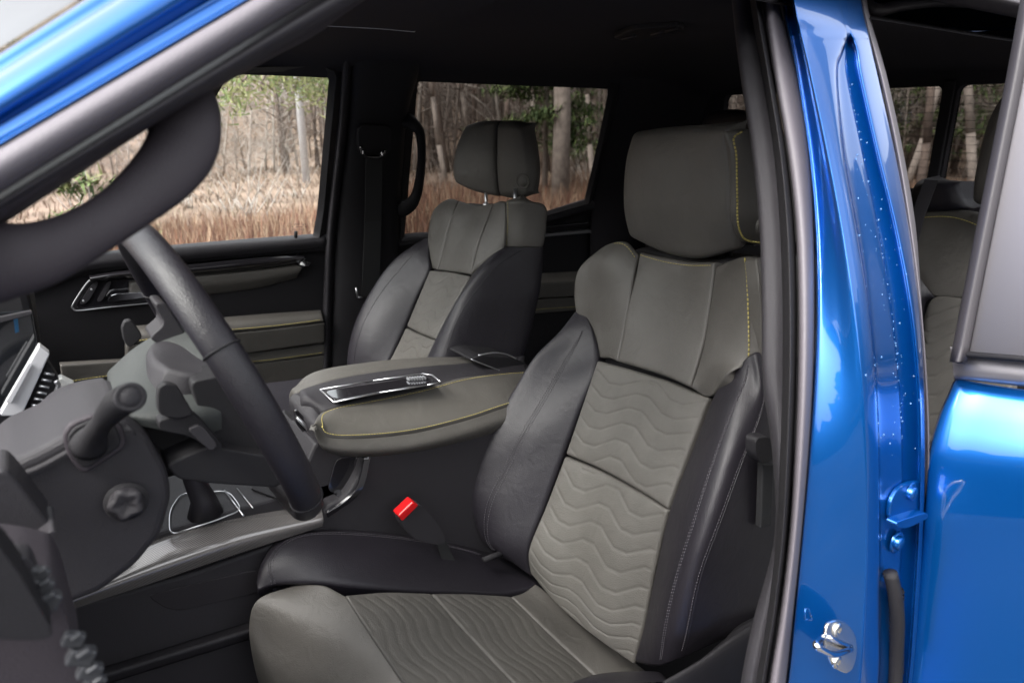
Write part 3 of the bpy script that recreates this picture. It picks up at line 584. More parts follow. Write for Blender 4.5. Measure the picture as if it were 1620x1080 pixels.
# header above the far windows and C-pillar
mb = MB()
xh = (250, 345, 430, 540, 600, 690, 850, 980, 1060, 1130); y1 = (112, 108, 106, 112, 116, 108, 116, 130, 140, 150)
Patch([[T(x, y, 0.022) for x, y in zip(xh, y1)], [T(x, y-20, 0.05) for x, y in zip(xh, y1)], [T(x, y-42, 0.06) for x, y in zip(xh, y1)], [T(x, y-75, 0.03) for x, y in zip(xh, y1)]], 40, 12).mesh(mb, 0, 0.0); mb.build('window_header', M_LINER, truck)
mb = MB()
X9 = [PX(1105, y, XW)[0] for y in (0, 1)]
rows = []
for y, xa in ((60, 985), (140, 980), (200, 966), (270, 950), (330, 938), (420, 936), (560, 936), (700, 936)):
    p = T(xa, y, 0.03); z = p[2]; rows.append([T(xa-2, y, 0.005), p, T(xa+30, y, 0.05), np.array([2.1, TY(z, 0.05), z-0.01]), np.array([2.2, TY(z, 0.06), z-0.01]), np.array([2.26, TY(z, 0.08), z-0.01])])
Patch(rows, 30, 30).mesh(mb, 0, 0.0); mb.build('c_pillar', M_LINER, truck)

# ================================================================== SEATS
def wave(x, y, lam=0.033, per=0.150, amp=0.0120, slope=0.05, depth=0.0016, jit=1.2):
    k0 = np.floor(y/lam); q = (x/per+jit*0.12*np.sin(y*9.0)) % 1.0
    tri = 2*np.abs(2*q-1)-1; w = amp*np.clip(1.7*tri, -1, 1)
    ph = ((y+w+slope*x)/lam) % 1.0; d = np.minimum(ph, 1-ph)
    return -depth*np.exp(-(d/0.055)**2)+0.0005*np.sin(math.pi*ph)
def seat_part(name, ctrl, m_, parent, nu=24, nv=24, edge=(.008,)*4, bulge=0.0, disp=None, skirt=0.02, st=(), seams=(), ref=None):
    mb = MB(); p = Patch(ctrl, nu, nv, edge, bulge, disp, ref); p.mesh(mb, 0, skirt)
    for path, kind in st:
        if kind == 'y': stitch(mb, p, path, 1)
        elif kind == 'y2': stitch(mb, p, path, 1, pitch=0.0075, ln=0.0052, r=0.0013, lift=0.0035)
        else: stitch(mb, p, path, 2, pitch=0.0058, ln=0.0036, r=0.0007)
    for path in seams: seam(mb, p, path, 3)
    return mb.build(name, [m_, M_YEL, M_GRYT, M_BLKL], parent), p
G = lambda rows: [[PY(x, y, Y) for x, y, Y in r] for r in rows]

# ---- driver seat
ds = part('front_seat'); label(ds, 'driver seat in taupe and black leather, nearest the open door')
# backrest, quilted panels
seat_part('upper_insert', G([[(944, 570, 1.0), (1000, 585, .91), (1060, 604, .81), (1121, 629, .72)], [(920, 642, 1.0), (975, 658, .91), (1035, 681, .81), (1088, 715, .72)], [(894, 718, 1.0), (947, 741, .91), (1001, 770, .81), (1055, 804, .72)]]), M_TAUPE2, ds, 110, 90, (.006,)*4, 0.006, wave, 0.02)
seat_part('lower_insert', G([[(893, 721, 1.0), (946, 744, .91), (1000, 773, .81), (1055, 807, .72)], [(863, 800, 1.0), (918, 832, .91), (973, 862, .81), (1036, 896, .72)], [(836, 868, 1.0), (893, 912, .91), (950, 952, .81), (1020, 985, .72)], [(838, 905, 1.0), (880, 955, .91), (935, 1003, .81), (1003, 1052, .72)]]), M_TAUPE2, ds, 110, 120, (.006,)*4, 0.006, wave, 0.02)
# shoulder panels (left, centre, right wing)
seat_part('shoulder_pad', G([[(944, 398, 1.10), (965, 384, 1.06), (990, 381, 1.02), (1012, 403, .985)], [(912, 430, 1.125), (935, 418, 1.09), (965, 415, 1.03), (1004, 430, .975)], [(907, 476, 1.125), (929, 474, 1.09), (960, 470, 1.03), (995, 476, .965)], [(918, 520, 1.10), (938, 518, 1.07), (960, 520, 1.02), (986, 526, .955)], [(940, 560, 1.05), (950, 566, 1.02), (962, 566, .99), (975, 571, .95)]]), M_TAUPE, ds, 24, 30, (.010, .004, .008, .004), 0.004, st=[([(0.5, 0.04), (0.8, 0.05), (0.97, 0.09)], 'y')])
seat_part('shoulder_pad', G([[(1012, 398, .985), (1050, 407, .915), (1090, 413, .85), (1130, 414, .78)], [(1004, 440, .975), (1045, 455, .91), (1085, 465, .84), (1124, 464, .77)], [(990, 500, .96), (1030, 510, .90), (1070, 524, .83), (1112, 540, .755)], [(977, 572, .95), (1010, 581, .89), (1050, 594, .82), (1091, 612, .75)]]), M_TAUPE, ds, 24, 30, (.004, .004, .008, .005), 0.006, st=[([(0.02, 0.04), (0.5, 0.045), (0.98, 0.04)], 'y')])
seat_part('shoulder_pad', G([[(1132, 420, .78), (1160, 408, .74), (1180, 404, .70), (1198, 408, .665)], [(1126, 464, .77), (1155, 450, .72), (1180, 445, .68), (1202, 450, .645)], [(1114, 540, .755), (1145, 530, .71), (1175, 520, .67), (1208, 520, .635)], [(1104, 580, .75), (1135, 575, .705), (1168, 568, .665), (1210, 556, .63)], [(1093, 613, .75), (1122, 628, .72), (1150, 592, .67), (1208, 572, .635)]]), M_TAUPE, ds, 24, 30, (.004, .008, .008, .004), 0.004, st=[([(0.70, 0.03), (0.78, 0.25), (0.80, 0.6), (0.82, 0.92)], 'y2')])
def side_sheet(name, front_px, back_dx, Yf, Yb, m_, parent):
    mb = MB(); rows = []
    for (x, y) in front_px:
        p = PY(x, y, Yf); q = p.copy(); q[0] += back_dx*0.5; q[1] = (Yf+Yb)/2; r_ = p.copy(); r_[0] += back_dx; r_[1] = Yb; rows.append([p, q, r_])
    Patch(rows, 10, 20).mesh(mb, 0, 0.0); return mb.build(name, m_, parent)
seat_part('shoulder_side', [[PY(x, y, Y), PY(x+25, y-2, Y-0.005)+np.array([.02, 0, 0]), PY(x+60, y-4, Y)+np.array([.03, 0, 0])] for x, y, Y in [(1196, 408, .66), (1201, 450, .643), (1206, 520, .632), (1207, 575, .628)]], M_TAUPE, ds, 8, 20, (0.004, 0, 0, 0))
# far bolster of the backrest
seat_part('back_bolster', [[PY(*a), PY(*b), PY(*c), PY(*c)+np.array([0.05, 0.015, 0.0]), PY(*c)+np.array([0.12, 0.0, 0.0])] for a, b, c in
  [((924, 492, 1.10), (918, 491, 1.11), (911, 492, 1.12)), ((938, 520, 1.06), (914, 523, 1.085), (884, 526, 1.12)), ((946, 560, 1.02), (893, 570, 1.085), (846, 566, 1.13)), ((938, 600, 1.0), (868, 620, 1.075), (816, 614, 1.135)), ((915, 662, 1.0), (838, 680, 1.07), (780, 676, 1.14)), ((893, 720, 1.0), (815, 740, 1.07), (756, 740, 1.14)), ((866, 795, 1.0), (790, 805, 1.07), (745, 792, 1.14)), ((838, 868, 1.0), (785, 860, 1.06), (760, 848, 1.13)), ((842, 915, 1.0), (812, 892, 1.04), (792, 880, 1.10))]],
  M_BLKL, ds, 30, 44, (.010, 0, .004, .01), 0.0, skirt=0.03, st=[([(0.17, 0.13), (0.22, 0.25), (0.25, 0.45), (0.30, 0.7), (0.33, 0.93)], 'g'), ([(0.19, 0.13), (0.25, 0.25), (0.28, 0.45), (0.33, 0.7), (0.36, 0.93)], 'g')], seams=[[(0.18, 0.13), (0.235, 0.25), (0.265, 0.45), (0.315, 0.7), (0.345, 0.93)]])
# near bolster
nb = [((1160, 580, .68), (1172, 572, .66), (1186, 560, .645), (1208, 553, .635)), ((1135, 612, .70), (1165, 608, .65), (1190, 600, .63), (1214, 608, .612)), ((1121, 640, .71), (1148, 650, .645), (1180, 650, .615), (1216, 660, .598)), ((1092, 715, .72), (1120, 728, .64), (1156, 728, .60), (1202, 730, .592)),
      ((1058, 804, .72), (1090, 820, .635), (1130, 820, .59), (1185, 820, .588)), ((1038, 890, .72), (1066, 905, .635), (1106, 905, .59), (1170, 905, .588)), ((1018, 985, .72), (1046, 995, .64), (1090, 990, .595), (1160, 985, .59)), ((1000, 1047, .72), (1035, 1057, .66), (1072, 1047, .62), (1150, 1010, .60))]
seat_part('back_bolster', [[PY(*p) for p in r]+[PY(r[3][0]+40, r[3][1]-4, r[3][2])+np.array([0.04, 0.01, 0])] for r in nb], M_BLKL, ds, 40, 50, (.010, 0, .01, .012), 0.0, skirt=0.02,
  st=[([(0.42, 0.05), (0.34, 0.2), (0.31, 0.4), (0.30, 0.6), (0.28, 0.8), (0.30, 0.97)], 'g'), ([(0.45, 0.05), (0.36, 0.2), (0.33, 0.4), (0.32, 0.6), (0.30, 0.8), (0.32, 0.97)], 'g'), ([(0.70, 0.2), (0.60, 0.4), (0.53, 0.6), (0.49, 0.8), (0.50, 0.95)], 'g')],
  seams=[[(0.435, 0.05), (0.35, 0.2), (0.32, 0.4), (0.31, 0.6), (0.29, 0.8), (0.31, 0.97)], [(0.72, 0.18), (0.62, 0.4), (0.55, 0.6), (0.51, 0.8), (0.52, 0.97)]])
# dark body behind the cushions (backrest shell)
def shell(name, rows, m_, parent, ref=None):
    mb = MB(); Patch(rows, 16, 16, ref=ref).mesh(mb, 0, 0.0); return mb.build(name, m_, parent)
mb = MB()
bl = [PY(985, 395, 1.06), PY(1195, 420, .68), PY(1195, 640, .64), PY(1100, 1010, .64), PY(1020, 1050, .72), PY(830, 900, 1.06), PY(790, 800, 1.1), PY(930, 520, 1.08)]
prism(mb, [p+np.array([0.035, 0, 0]) for p in bl], (0.08, 0, 0.0)); mb.build('seat_shell', M_BLKP, ds, bevel=0.01)
# driver headrest
def headrest(name, front, parent, depth, bulge=0.013, st=None, nu=26, nv=26):
    """front: 4x4 grid; wraps back on all sides"""
    mb = MB(); p = Patch(front, nu, nv, (.015, .010, .016, .016), bulge); p.mesh(mb, 0, depth)
    if st: stitch(mb, p, st, 1, pitch=0.0072, ln=0.0052, r=0.0012)
    return mb, p
mb, p = headrest('headrest', G([[(998, 208, .985), (1050, 200, .90), (1100, 199, .82), (1146, 202, .745)], [(986, 260, 1.0), (1040, 262, .905), (1098, 262, .82), (1157, 262, .735)], [(983, 326, 1.0), (1040, 328, .905), (1098, 330, .82), (1158, 335, .735)], [(992, 376, .99), (1050, 404, .905), (1105, 413, .82), (1172, 400, .74)]]), ds, 0.03)
r_ = Patch([[PY(*a), PY(*b)+np.array([.03, 0, 0]), PY(*c)+np.array([.05, 0.0, 0])] for a, b, c in [((1143, 202, .748), (1172, 202, .722), (1215, 212, .715)), ((1156, 240, .732), (1185, 240, .712), (1225, 246, .705)), ((1158, 300, .732), (1190, 300, .710), (1230, 305, .702)), ((1160, 350, .732), (1192, 350, .710), (1232, 352, .702)), ((1172, 390, .742), (1200, 394, .720), (1236, 392, .715))]], 16, 30, (.006, 0, .018, .014), 0.004)
r_.mesh(mb, 0, 0.02); stitch(mb, r_, [(0.30, 0.05), (0.10, 0.13), (0.075, 0.3), (0.07, 0.6), (0.07, 0.85), (0.16, 0.93), (0.5, 0.95), (0.9, 0.95)], 1, pitch=0.0062, ln=0.0045, r=0.0017)
# cap of the block behind
mb.build('headrest', [M_TAUPE, M_YEL], ds)
mb = MB(); bl = [PY(1005, 212, .98), PY(1150, 210, .745), PY(1190, 215, .73), PY(1195, 385, .73), PY(1165, 390, .745), PY(1010, 378, .98)]
prism(mb, [q_+np.array([0.05, 0, -0.002]) for q_ in bl], (0.07, 0.0, -0.005)); mb.build('headrest_shell', M_TAUPE, ds, bevel=0.02, seg=4)
mb = MB(); lathe(mb, PY(1203, 357, .700), (0.1, -1, 0), [(0, 0.015), (0.004, 0.015), (0.006, 0.012), (0.004, 0.010)], 0, 24); mb.build('headrest_button', M_TAUPE, ds)
mb = MB()
for a in ((1040, 395, .92), (1120, 400, .80)):
    mb = MB(); q_ = PY(*a)+np.array([0.06, 0, 0]); bar(mb, q_+np.array([0, 0, -0.08]), q_+np.array([0, 0, 0.06]), 0.007, 0, 12); mb.build('headrest_post', M_BLKP, ds)

# driver cushion
cw = lambda x, y: wave(x, y, 0.026, 0.15, 0.011, 0.0, 0.0011)
seat_part('cushion_front', G([[(470, 924, 1.06), (510, 924, 1.02), (545, 940, .985)], [(410, 945, 1.06), (470, 975, 1.0), (592, 1012, .88)], [(393, 985, 1.06), (450, 1030, 1.0), (640, 1084, .78)], [(398, 1040, 1.06), (470, 1110, .95), (680, 1150, .69)], [(415, 1110, 1.06), (500, 1200, .92), (720, 1260, .62)]]), M_TAUPE, ds, 30, 40, (.006, .004, .006, .0), 0.0, skirt=0.01)
def crow(a, b, n=4): return [tuple(np.array(a)+(np.array(b)-np.array(a))*k/(n-1)) for k in range(n)]
ci = [[(546, 940, .985), (590, 1008, .89), (642, 1084, .79), (700, 1160, .69)], [(612, 935, .99), (665, 1003, .89), (725, 1078, .79), (790, 1150, .69)], [(681, 937, .99), (740, 1003, .89), (808, 1075, .79), (876, 1145, .69)]]
seat_part('cushion_insert', G(ci), M_TAUPE2, ds, 110, 60, (.005,)*4, 0.003, cw, 0.01)
ci = [[(683, 937, .99), (742, 1003, .89), (810, 1075, .79), (878, 1145, .69)], [(745, 938, .99), (806, 1003, .89), (876, 1071, .79), (940, 1130, .69)], [(808, 942, .99), (868, 1000, .89), (938, 1066, .79), (1000, 1118, .69)]]
seat_part('cushion_insert', G(ci), M_TAUPE2, ds, 110, 60, (.005,)*4, 0.003, cw, 0.01)
ci = [[(809, 942, .99), (869, 1000, .89), (939, 1066, .79), (1000, 1118, .69)], [(830, 935, .995), (895, 990, .90), (965, 1045, .80), (1020, 1085, .72)], [(848, 922, 1.0), (915, 975, .91), (985, 1030, .81), (1040, 1075, .73)]]
seat_part('cushion_rear', G(ci), M_TAUPE, ds, 30, 16, (.005,)*4, 0.002, None, 0.02)
# far bolster of the cushion
cb = [((404, 935, 1.075), (404, 920, 1.09), (412, 893, 1.12), (430, 880, 1.14)), ((440, 925, 1.06), (425, 890, 1.09), (436, 862, 1.13), (450, 850, 1.15)), ((500, 923, 1.03), (475, 875, 1.08), (480, 848, 1.125), (500, 838, 1.15)), ((560, 927, 1.01), (540, 872, 1.07), (540, 846, 1.115), (560, 836, 1.15)), ((650, 934, 1.0), (640, 885, 1.06), (640, 855, 1.11), (645, 845, 1.15)), ((740, 938, 1.0), (730, 900, 1.055), (728, 872, 1.10), (735, 862, 1.15)), ((800, 938, 1.0), (795, 915, 1.04), (790, 892, 1.09), (800, 880, 1.15)), ((850, 925, 1.0), (845, 915, 1.03), (835, 903, 1.08), (840, 895, 1.15))]
seat_part('cushion_bolster', [[PY(*p) for p in r] for r in cb], M_BLKL, ds, 30, 50, (.008, 0, .015, .004), 0.004, skirt=0.08,
  st=[([(0.0, 0.11), (0.35, 0.15), (0.62, 0.24), (0.68, 0.4), (0.70, 0.6), (0.72, 0.78)], 'g'), ([(0.0, 0.13), (0.33, 0.175), (0.58, 0.26), (0.63, 0.4), (0.66, 0.6), (0.69, 0.78)], 'g')], seams=[[(0.0, 0.12), (0.34, 0.162), (0.60, 0.25), (0.655, 0.4), (0.68, 0.6), (0.705, 0.78)]])
# near bolster of the cushion
cb = [((860, 1150, .69), (862, 1110, .66), (875, 1090, .62), (890, 1130, .58)), ((930, 1085, .70), (935, 1070, .67), (955, 1066, .62), (980, 1085, .57)), ((1010, 1068, .715), (1020, 1063, .68), (1035, 1062, .64), (1050, 1078, .58)), ((1030, 1075, .72), (1040, 1070, .69), (1050, 1068, .65), (1060, 1085, .60))]
seat_part('cushion_bolster', [[PY(*p) for p in r] for r in cb], M_BLKL, ds, 24, 30, (.004, .0, .0, .0), 0.0, skirt=0.0)
# seat base
mb = MB()
q_ = [PY(420, 1000, 1.06), PY(860, 935, 1.06)]
prism(mb, [(0.22, 1.13, 0.60), (0.85, 1.13, 0.60), (0.85, 1.13, 0.70), (0.55, 1.13, 0.74), (0.28, 1.13, 0.80)], (0, -0.53, 0)); mb.build('seat_base', M_BLKP, ds, bevel=0.02)
mb = MB(); Patch([[PY(1060, 1078, .60), PY(1110, 1040, .585), PY(1180, 985, .58), PY(1260, 960, .59)], [PY(1040, 1095, .58), PY(1105, 1062, .565), PY(1185, 1015, .56), PY(1260, 1000, .57)], [PY(1040, 1250, .58), PY(1110, 1200, .565), PY(1185, 1150, .56), PY(1260, 1150, .57)]], 16, 16, (.006, 0, .01, 0)).mesh(mb, 0, 0.02); mb.build('seat_side_cover', M_BLKP, ds)
# belt anchor beside the near bolster
plate('belt_anchor', [(1196, 692), (1222, 690), (1226, 728), (1204, 734), (1196, 720)], lambda x, y: PY(x, y, .565), (0, 0.02, 0), M_BLKP, ds, bevel=0.004)
mb = MB(); prism(mb, [PY(x, y, .575) for x, y in [(1208, 734), (1224, 734), (1220, 830), (1204, 836)]], (0, 0.012, 0)); mb.build('belt_stalk', M_WEB, ds, bevel=0.002)

# ---- passenger seat
pseat = part('front_seat'); label(pseat, 'front passenger seat beyond the armrest, against the far door')
seat_part('upper_insert', G([[(680, 427, 1.77), (712, 430, 1.64), (743, 436, 1.51)], [(661, 472, 1.77), (694, 481, 1.64), (716, 487, 1.51)], [(643, 516, 1.77), (664, 526, 1.64), (688, 536, 1.51)]]), M_TAUPE2, pseat, 80, 60, (.006,)*4, 0.006, lambda x, y: wave(x, y, depth=0.0018), 0.02)
seat_part('lower_insert', G([[(642, 518, 1.77), (663, 528, 1.64), (687, 538, 1.51)], [(627, 550, 1.77), (651, 562, 1.64), (676, 572, 1.51)], [(606, 590, 1.77), (632, 600, 1.64), (660, 612, 1.51)]]), M_TAUPE2, pseat, 80, 60, (.006,)*4, 0.006, lambda x, y: wave(x, y, depth=0.0018), 0.02)
seat_part('shoulder_pad', G([[(700, 318, 1.84), (712, 313, 1.80), (725, 316, 1.76)], [(683, 335, 1.86), (700, 335, 1.80), (716, 340, 1.74)], [(676, 366, 1.86), (692, 366, 1.80), (706, 372, 1.74)], [(677, 400, 1.83), (686, 402, 1.79), (699, 405, 1.74)], [(681, 424, 1.79), (686, 425, 1.77), (692, 427, 1.74)]]), M_TAUPE, pseat, 16, 24, (.010, .004, .010, .004), 0.003)
seat_part('shoulder_pad', G([[(726, 316, 1.76), (755, 324, 1.67), (780, 320, 1.58)], [(716, 340, 1.74), (745, 346, 1.66), (772, 344, 1.57)], [(706, 372, 1.74), (730, 378, 1.66), (758, 380, 1.56)], [(693, 427, 1.74), (718, 430, 1.65), (744, 434, 1.55)]]), M_TAUPE, pseat, 20, 24, (.004, .004, .010, .004), 0.005)
seat_part('shoulder_pad', G([[(781, 320, 1.58), (790, 317, 1.54), (799, 318, 1.51)], [(773, 344, 1.57), (786, 342, 1.53), (799, 342, 1.49)], [(759, 380, 1.56), (778, 378, 1.52), (798, 376, 1.48)], [(750, 415, 1.55), (766, 408, 1.52), (796, 392, 1.48)], [(745, 434, 1.55), (752, 425, 1.53), (768, 412, 1.50)]]), M_TAUPE, pseat, 16, 24, (.004, .003, .010, .003), 0.003)
# near side of the shoulder, bigger flat face towards the driver
seat_part('shoulder_side', [[PY(a, b, 1.49), PY((a+c)/2, (b+d)/2, 1.45), PY(c, d, 1.44), PY(c, d, 1.44)+np.array([.01, .03, 0])] for a, b, c, d in [(800, 317, 848, 319), (800, 330, 861, 330), (800, 350, 861, 355), (799, 374, 859, 375), (798, 391, 857, 391)]], M_TAUPE, pseat, 20, 16, (.004, .004, .012, .003), 0.004, st=[([(0.04, 0.02), (0.04, 0.5), (0.04, 0.98)], 'y')])
seat_part('back_bolster', [[PY(*p) for p in r] for r in [
  [(745, 436, 1.51), (768, 412, 1.47), (797, 392, 1.445), (828, 391, 1.435), (857, 391, 1.44), (857, 391, 1.47)], [(722, 474, 1.51), (742, 448, 1.46), (772, 425, 1.435), (815, 420, 1.425), (855, 425, 1.43), (855, 425, 1.47)], [(702, 510, 1.51), (722, 480, 1.46), (752, 462, 1.435), (800, 460, 1.42), (850, 462, 1.42), (851, 462, 1.47)],
  [(684, 545, 1.51), (706, 520, 1.46), (732, 500, 1.435), (780, 500, 1.42), (840, 502, 1.42), (842, 502, 1.47)], [(672, 572, 1.51), (695, 552, 1.46), (720, 540, 1.435), (765, 540, 1.42), (828, 545, 1.42), (830, 545, 1.47)], [(655, 612, 1.51), (680, 600, 1.46), (705, 592, 1.435), (750, 595, 1.42), (812, 600, 1.42), (814, 600, 1.47)]]], M_BLKL, pseat, 40, 40, (.008, 0, .002, 0), 0.0, skirt=0.02,
  seams=[[(0.60, 0.03), (0.47, 0.2), (0.40, 0.4), (0.36, 0.6), (0.34, 0.8), (0.33, 0.98)]])
seat_part('back_bolster', [[PY(*a), PY(*b), PY(*c), PY(*c)+np.array([0.06, 0.01, 0])] for a, b, c in
  [((679, 378, 1.85), (677, 376, 1.865), (674, 377, 1.88)), ((680, 405, 1.80), (660, 400, 1.84), (645, 394, 1.89)), ((680, 428, 1.77), (645, 428, 1.83), (615, 420, 1.90)), ((661, 472, 1.77), (615, 472, 1.83), (584, 465, 1.90)), ((642, 518, 1.77), (590, 520, 1.83), (561, 512, 1.90)), ((622, 560, 1.77), (578, 562, 1.83), (550, 560, 1.90)), ((600, 610, 1.77), (575, 610, 1.83), (550, 610, 1.90))]], M_BLKL, pseat, 26, 36, (.010, 0, .004, 0), 0.0, skirt=0.03, seams=[[(0.34, 0.1), (0.42, 0.25), (0.47, 0.5), (0.48, 0.75), (0.5, 0.98)]])
mb = MB(); bl = [PY(705, 325, 1.82), PY(825, 335, 1.50), PY(818, 470, 1.49), PY(780, 590, 1.49), PY(640, 600, 1.72), PY(570, 590, 1.86), PY(680, 400, 1.84)]
prism(mb, [p+np.array([0.03, 0, 0]) for p in bl], (0.07, 0.02, 0)); mb.build('seat_shell', M_BLKP, pseat, bevel=0.01)
mb, p = headrest('headrest', G([[(736, 196, 1.745), (758, 190, 1.69), (785, 189, 1.63)], [(720, 232, 1.76), (750, 232, 1.69), (784, 232, 1.62)], [(714, 268, 1.76), (748, 270, 1.69), (784, 270, 1.615)], [(718, 290, 1.755), (750, 304, 1.69), (788, 313, 1.62)]]), pseat, 0.03, 0.006, nu=20, nv=22)
p2 = Patch(G([[(787, 189, 1.63), (808, 190, 1.575), (828, 198, 1.53)], [(786, 232, 1.62), (812, 232, 1.56), (840, 236, 1.51)], [(786, 270, 1.615), (815, 270, 1.555), (845, 278, 1.505)], [(790, 313, 1.62), (815, 316, 1.56), (840, 309, 1.515)]]), 18, 22, (.005, .024, .024, .020), 0.004); p2.mesh(mb, 0, 0.015)
seam(mb, p2, [(0.0, 0.0), (0.0, 0.5), (0.0, 1.0)], 1, 0.0022, 0.001)
mb.build('headrest', [M_TAUPE, M_BLKL], pseat)
mb = MB(); bl = [PY(740, 198, 1.74), PY(812, 204, 1.55), PY(818, 298, 1.55), PY(795, 308, 1.60), PY(722, 290, 1.75)]
prism(mb, [q_+np.array([0.02, 0, -0.002]) for q_ in bl], (0.06, 0.02, 0)); mb.build('headrest_shell', M_TAUPE, pseat, bevel=0.015, seg=4)
mb = MB(); q_, n_ = p2.at(0.72, 0.78); lathe(mb, q_-n_*0.001, n_, [(0, 0.021), (0.002, 0.021), (0.003, 0.019), (0.0005, 0.017), (0.0005, 0.014), (0.003, 0.012), (0.003, 0.001)], 0, 28); mb.build('headrest_button', M_TAUPE, pseat)
mb = MB()
for a in ((769, 318, 1.66), (815, 316, 1.55)):
    mb = MB(); q_ = PY(*a); bar(mb, q_+np.array([0, 0, -0.04]), q_+np.array([0, 0, 0.03]), 0.0045, 0, 12); lathe(mb, q_+np.array([0, 0, -0.012]), (0, 0, 1), [(0, 0.009), (0.005, 0.009), (0.007, 0.006)], 0, 16); mb.build('headrest_post', M_SATIN, pseat)
# passenger cushion
mb = MB(); Patch([[(0.22, 1.90, 1.0), (0.30, 1.90, 1.06), (0.55, 1.90, 1.05), (0.85, 1.90, 1.02)], [(0.21, 1.80, 1.0), (0.28, 1.80, 1.045), (0.55, 1.80, 1.02), (0.85, 1.80, 0.99)], [(0.20, 1.64, 1.0), (0.27, 1.64, 1.035), (0.55, 1.64, 1.01), (0.85, 1.64, 0.99)], [(0.21, 1.46, 1.0), (0.28, 1.46, 1.045), (0.55, 1.46, 1.02), (0.85, 1.46, 1.0)], [(0.22, 1.38, 1.0), (0.30, 1.38, 1.06), (0.55, 1.38, 1.05), (0.85, 1.38, 1.02)]], 24, 24, (.02, .02, .02, .02)).mesh(mb, 0, 0.15); mb.build('cushion', M_BLKL, pseat)
mb = MB(); box(mb, (0.55, 1.64, 0.75), (0.6, 0.48, 0.35)); mb.build('seat_base', M_BLKP, pseat, bevel=0.02)

# ---------------- rear bench
rs = part('rear_seat'); label(rs, 'rear bench seat seen through the open rear door')
H = lambda rows: [[PX(x, y, X) for x, y, X in r] for r in rows]
seat_part('backrest_top', H([[(1380, 342, 1.98), (1450, 334, 1.96), (1520, 330, 1.94), (1600, 345, 1.92)], [(1380, 400, 1.94), (1450, 395, 1.92), (1520, 395, 1.90), (1600, 400, 1.88)], [(1380, 470, 1.90), (1450, 462, 1.88), (1490, 470, 1.86), (1600, 470, 1.84)]]), M_TAUPE, rs, 24, 20, (.01, .01, .015, .004), 0.01, st=[([(0.1, 0.12), (0.6, 0.12), (0.95, 0.3)], 'y2')])
seat_part('insert', H([[(1462, 500, 1.86), (1478, 470, 1.86), (1530, 472, 1.85), (1600, 475, 1.84)], [(1458, 570, 1.82), (1480, 570, 1.82), (1530, 572, 1.81), (1600, 575, 1.80)], [(1455, 700, 1.76), (1480, 700, 1.76), (1530, 702, 1.75), (1600, 705, 1.74)]]), M_TAUPE2, rs, 70, 120, (.005,)*4, 0.005, lambda x, y: wave(x, y, 0.04, 0.16, 0.014, depth=0.0025), 0.02)
seat_part('bolster', H([[(1380, 420, 1.90), (1430, 405, 1.88), (1456, 440, 1.86), (1478, 470, 1.86)], [(1380, 520, 1.86), (1420, 520, 1.82), (1445, 510, 1.81), (1462, 500, 1.86)], [(1380, 720, 1.80), (1415, 720, 1.76), (1440, 715, 1.74), (1455, 705, 1.77)]]), M_BLKL, rs, 20, 30, (.005, .006, .005, .005), 0.0)
mb, p = headrest('h', H([[(1448, 286, 1.99), (1480, 283, 1.97), (1512, 287, 1.95)], [(1440, 310, 2.0), (1480, 310, 1.96), (1524, 312, 1.94)], [(1436, 338, 2.0), (1480, 340, 1.96), (1532, 332, 1.94)]]), rs, 0.06, 0.02); mb.build('headrest', M_BLKL, rs)
mb, p = headrest('h', H([[(1585, 150, 1.80), (1600, 148, 1.79), (1640, 152, 1.78)], [(1558, 200, 1.81), (1600, 200, 1.77), (1650, 200, 1.76)], [(1540, 270, 1.81), (1590, 275, 1.77), (1650, 275, 1.76)], [(1534, 322, 1.81), (1580, 332, 1.77), (1650, 330, 1.76)]]), rs, 0.08, 0.01); mb.build('headrest', M_TAUPE, rs)
mb, p = headrest('h', H([[(1118, 178, 1.98), (1150, 172, 1.96), (1190, 176, 1.94)], [(1108, 200, 1.98), (1150, 200, 1.95), (1200, 200, 1.93)], [(1105, 240, 1.98), (1150, 240, 1.95), (1205, 240, 1.93)]]), rs, 0.06, 0.01); mb.build('headrest', M_BLKL, rs)
mb = MB(); box(mb, (2.12, 1.25, 1.10), (0.16, 1.45, 0.62)); mb.build('seat_shell', M_BLKP, rs, bevel=0.02)
mb = MB(); box(mb, (1.85, 1.25, 0.88), (0.5, 1.45, 0.16)); mb.build('bench_cushion', M_BLKL, rs, bevel=0.04, seg=4)
mb = MB(); mb.add([PX(1463, 284, 1.90), PX(1484, 286, 1.90), PX(1462, 345, 1.85), PX(1448, 400, 1.82), PX(1425, 400, 1.82), PX(1440, 345, 1.85)], [(0, 1, 2, 5), (5, 2, 3, 4)], smooth=False); mb.build('rear_seat_belt', M_DGRP, truck, solid=0.0015)

# ================================================================== CENTRE CONSOLE
cc = part('centre_console')
YN, YF = 1.135, 1.37
# side wall
plate('side_panel', [(575, 718), (640, 712), (800, 676), (900, 700), (900, 1000), (420, 1110), (130, 1110), (95, 965), (310, 905), (505, 836), (516, 800), (545, 788), (566, 755)], lambda x, y: PY(x, y, YN), (0, 0.04, 0), M_DGRP, cc, bevel=0.006)
mb = MB(); Patch([[PY(x, y, YN+0.036) for x, y in [(60, 935), (130, 905), (245, 851), (380, 815), (508, 795)]], [PY(x, y, YN+0.012) for x, y in [(60, 946), (130, 916), (245, 866), (380, 828), (510, 803)]], [PY(x, y, YN-0.010) for x, y in [(60, 962), (130, 934), (245, 890), (380, 846), (512, 815)]], [PY(x, y, YN-0.016) for x, y in [(60, 975), (130, 946), (245, 905), (380, 860), (513, 824)]], [PY(x, y, YN-0.010) for x, y in [(60, 990), (130, 960), (245, 922), (380, 876), (512, 833)]]], 40, 24, (0, .003, .003, .003)).mesh(mb, 0, 0.012); mb.build('carbon_trim', M_CARB, cc)
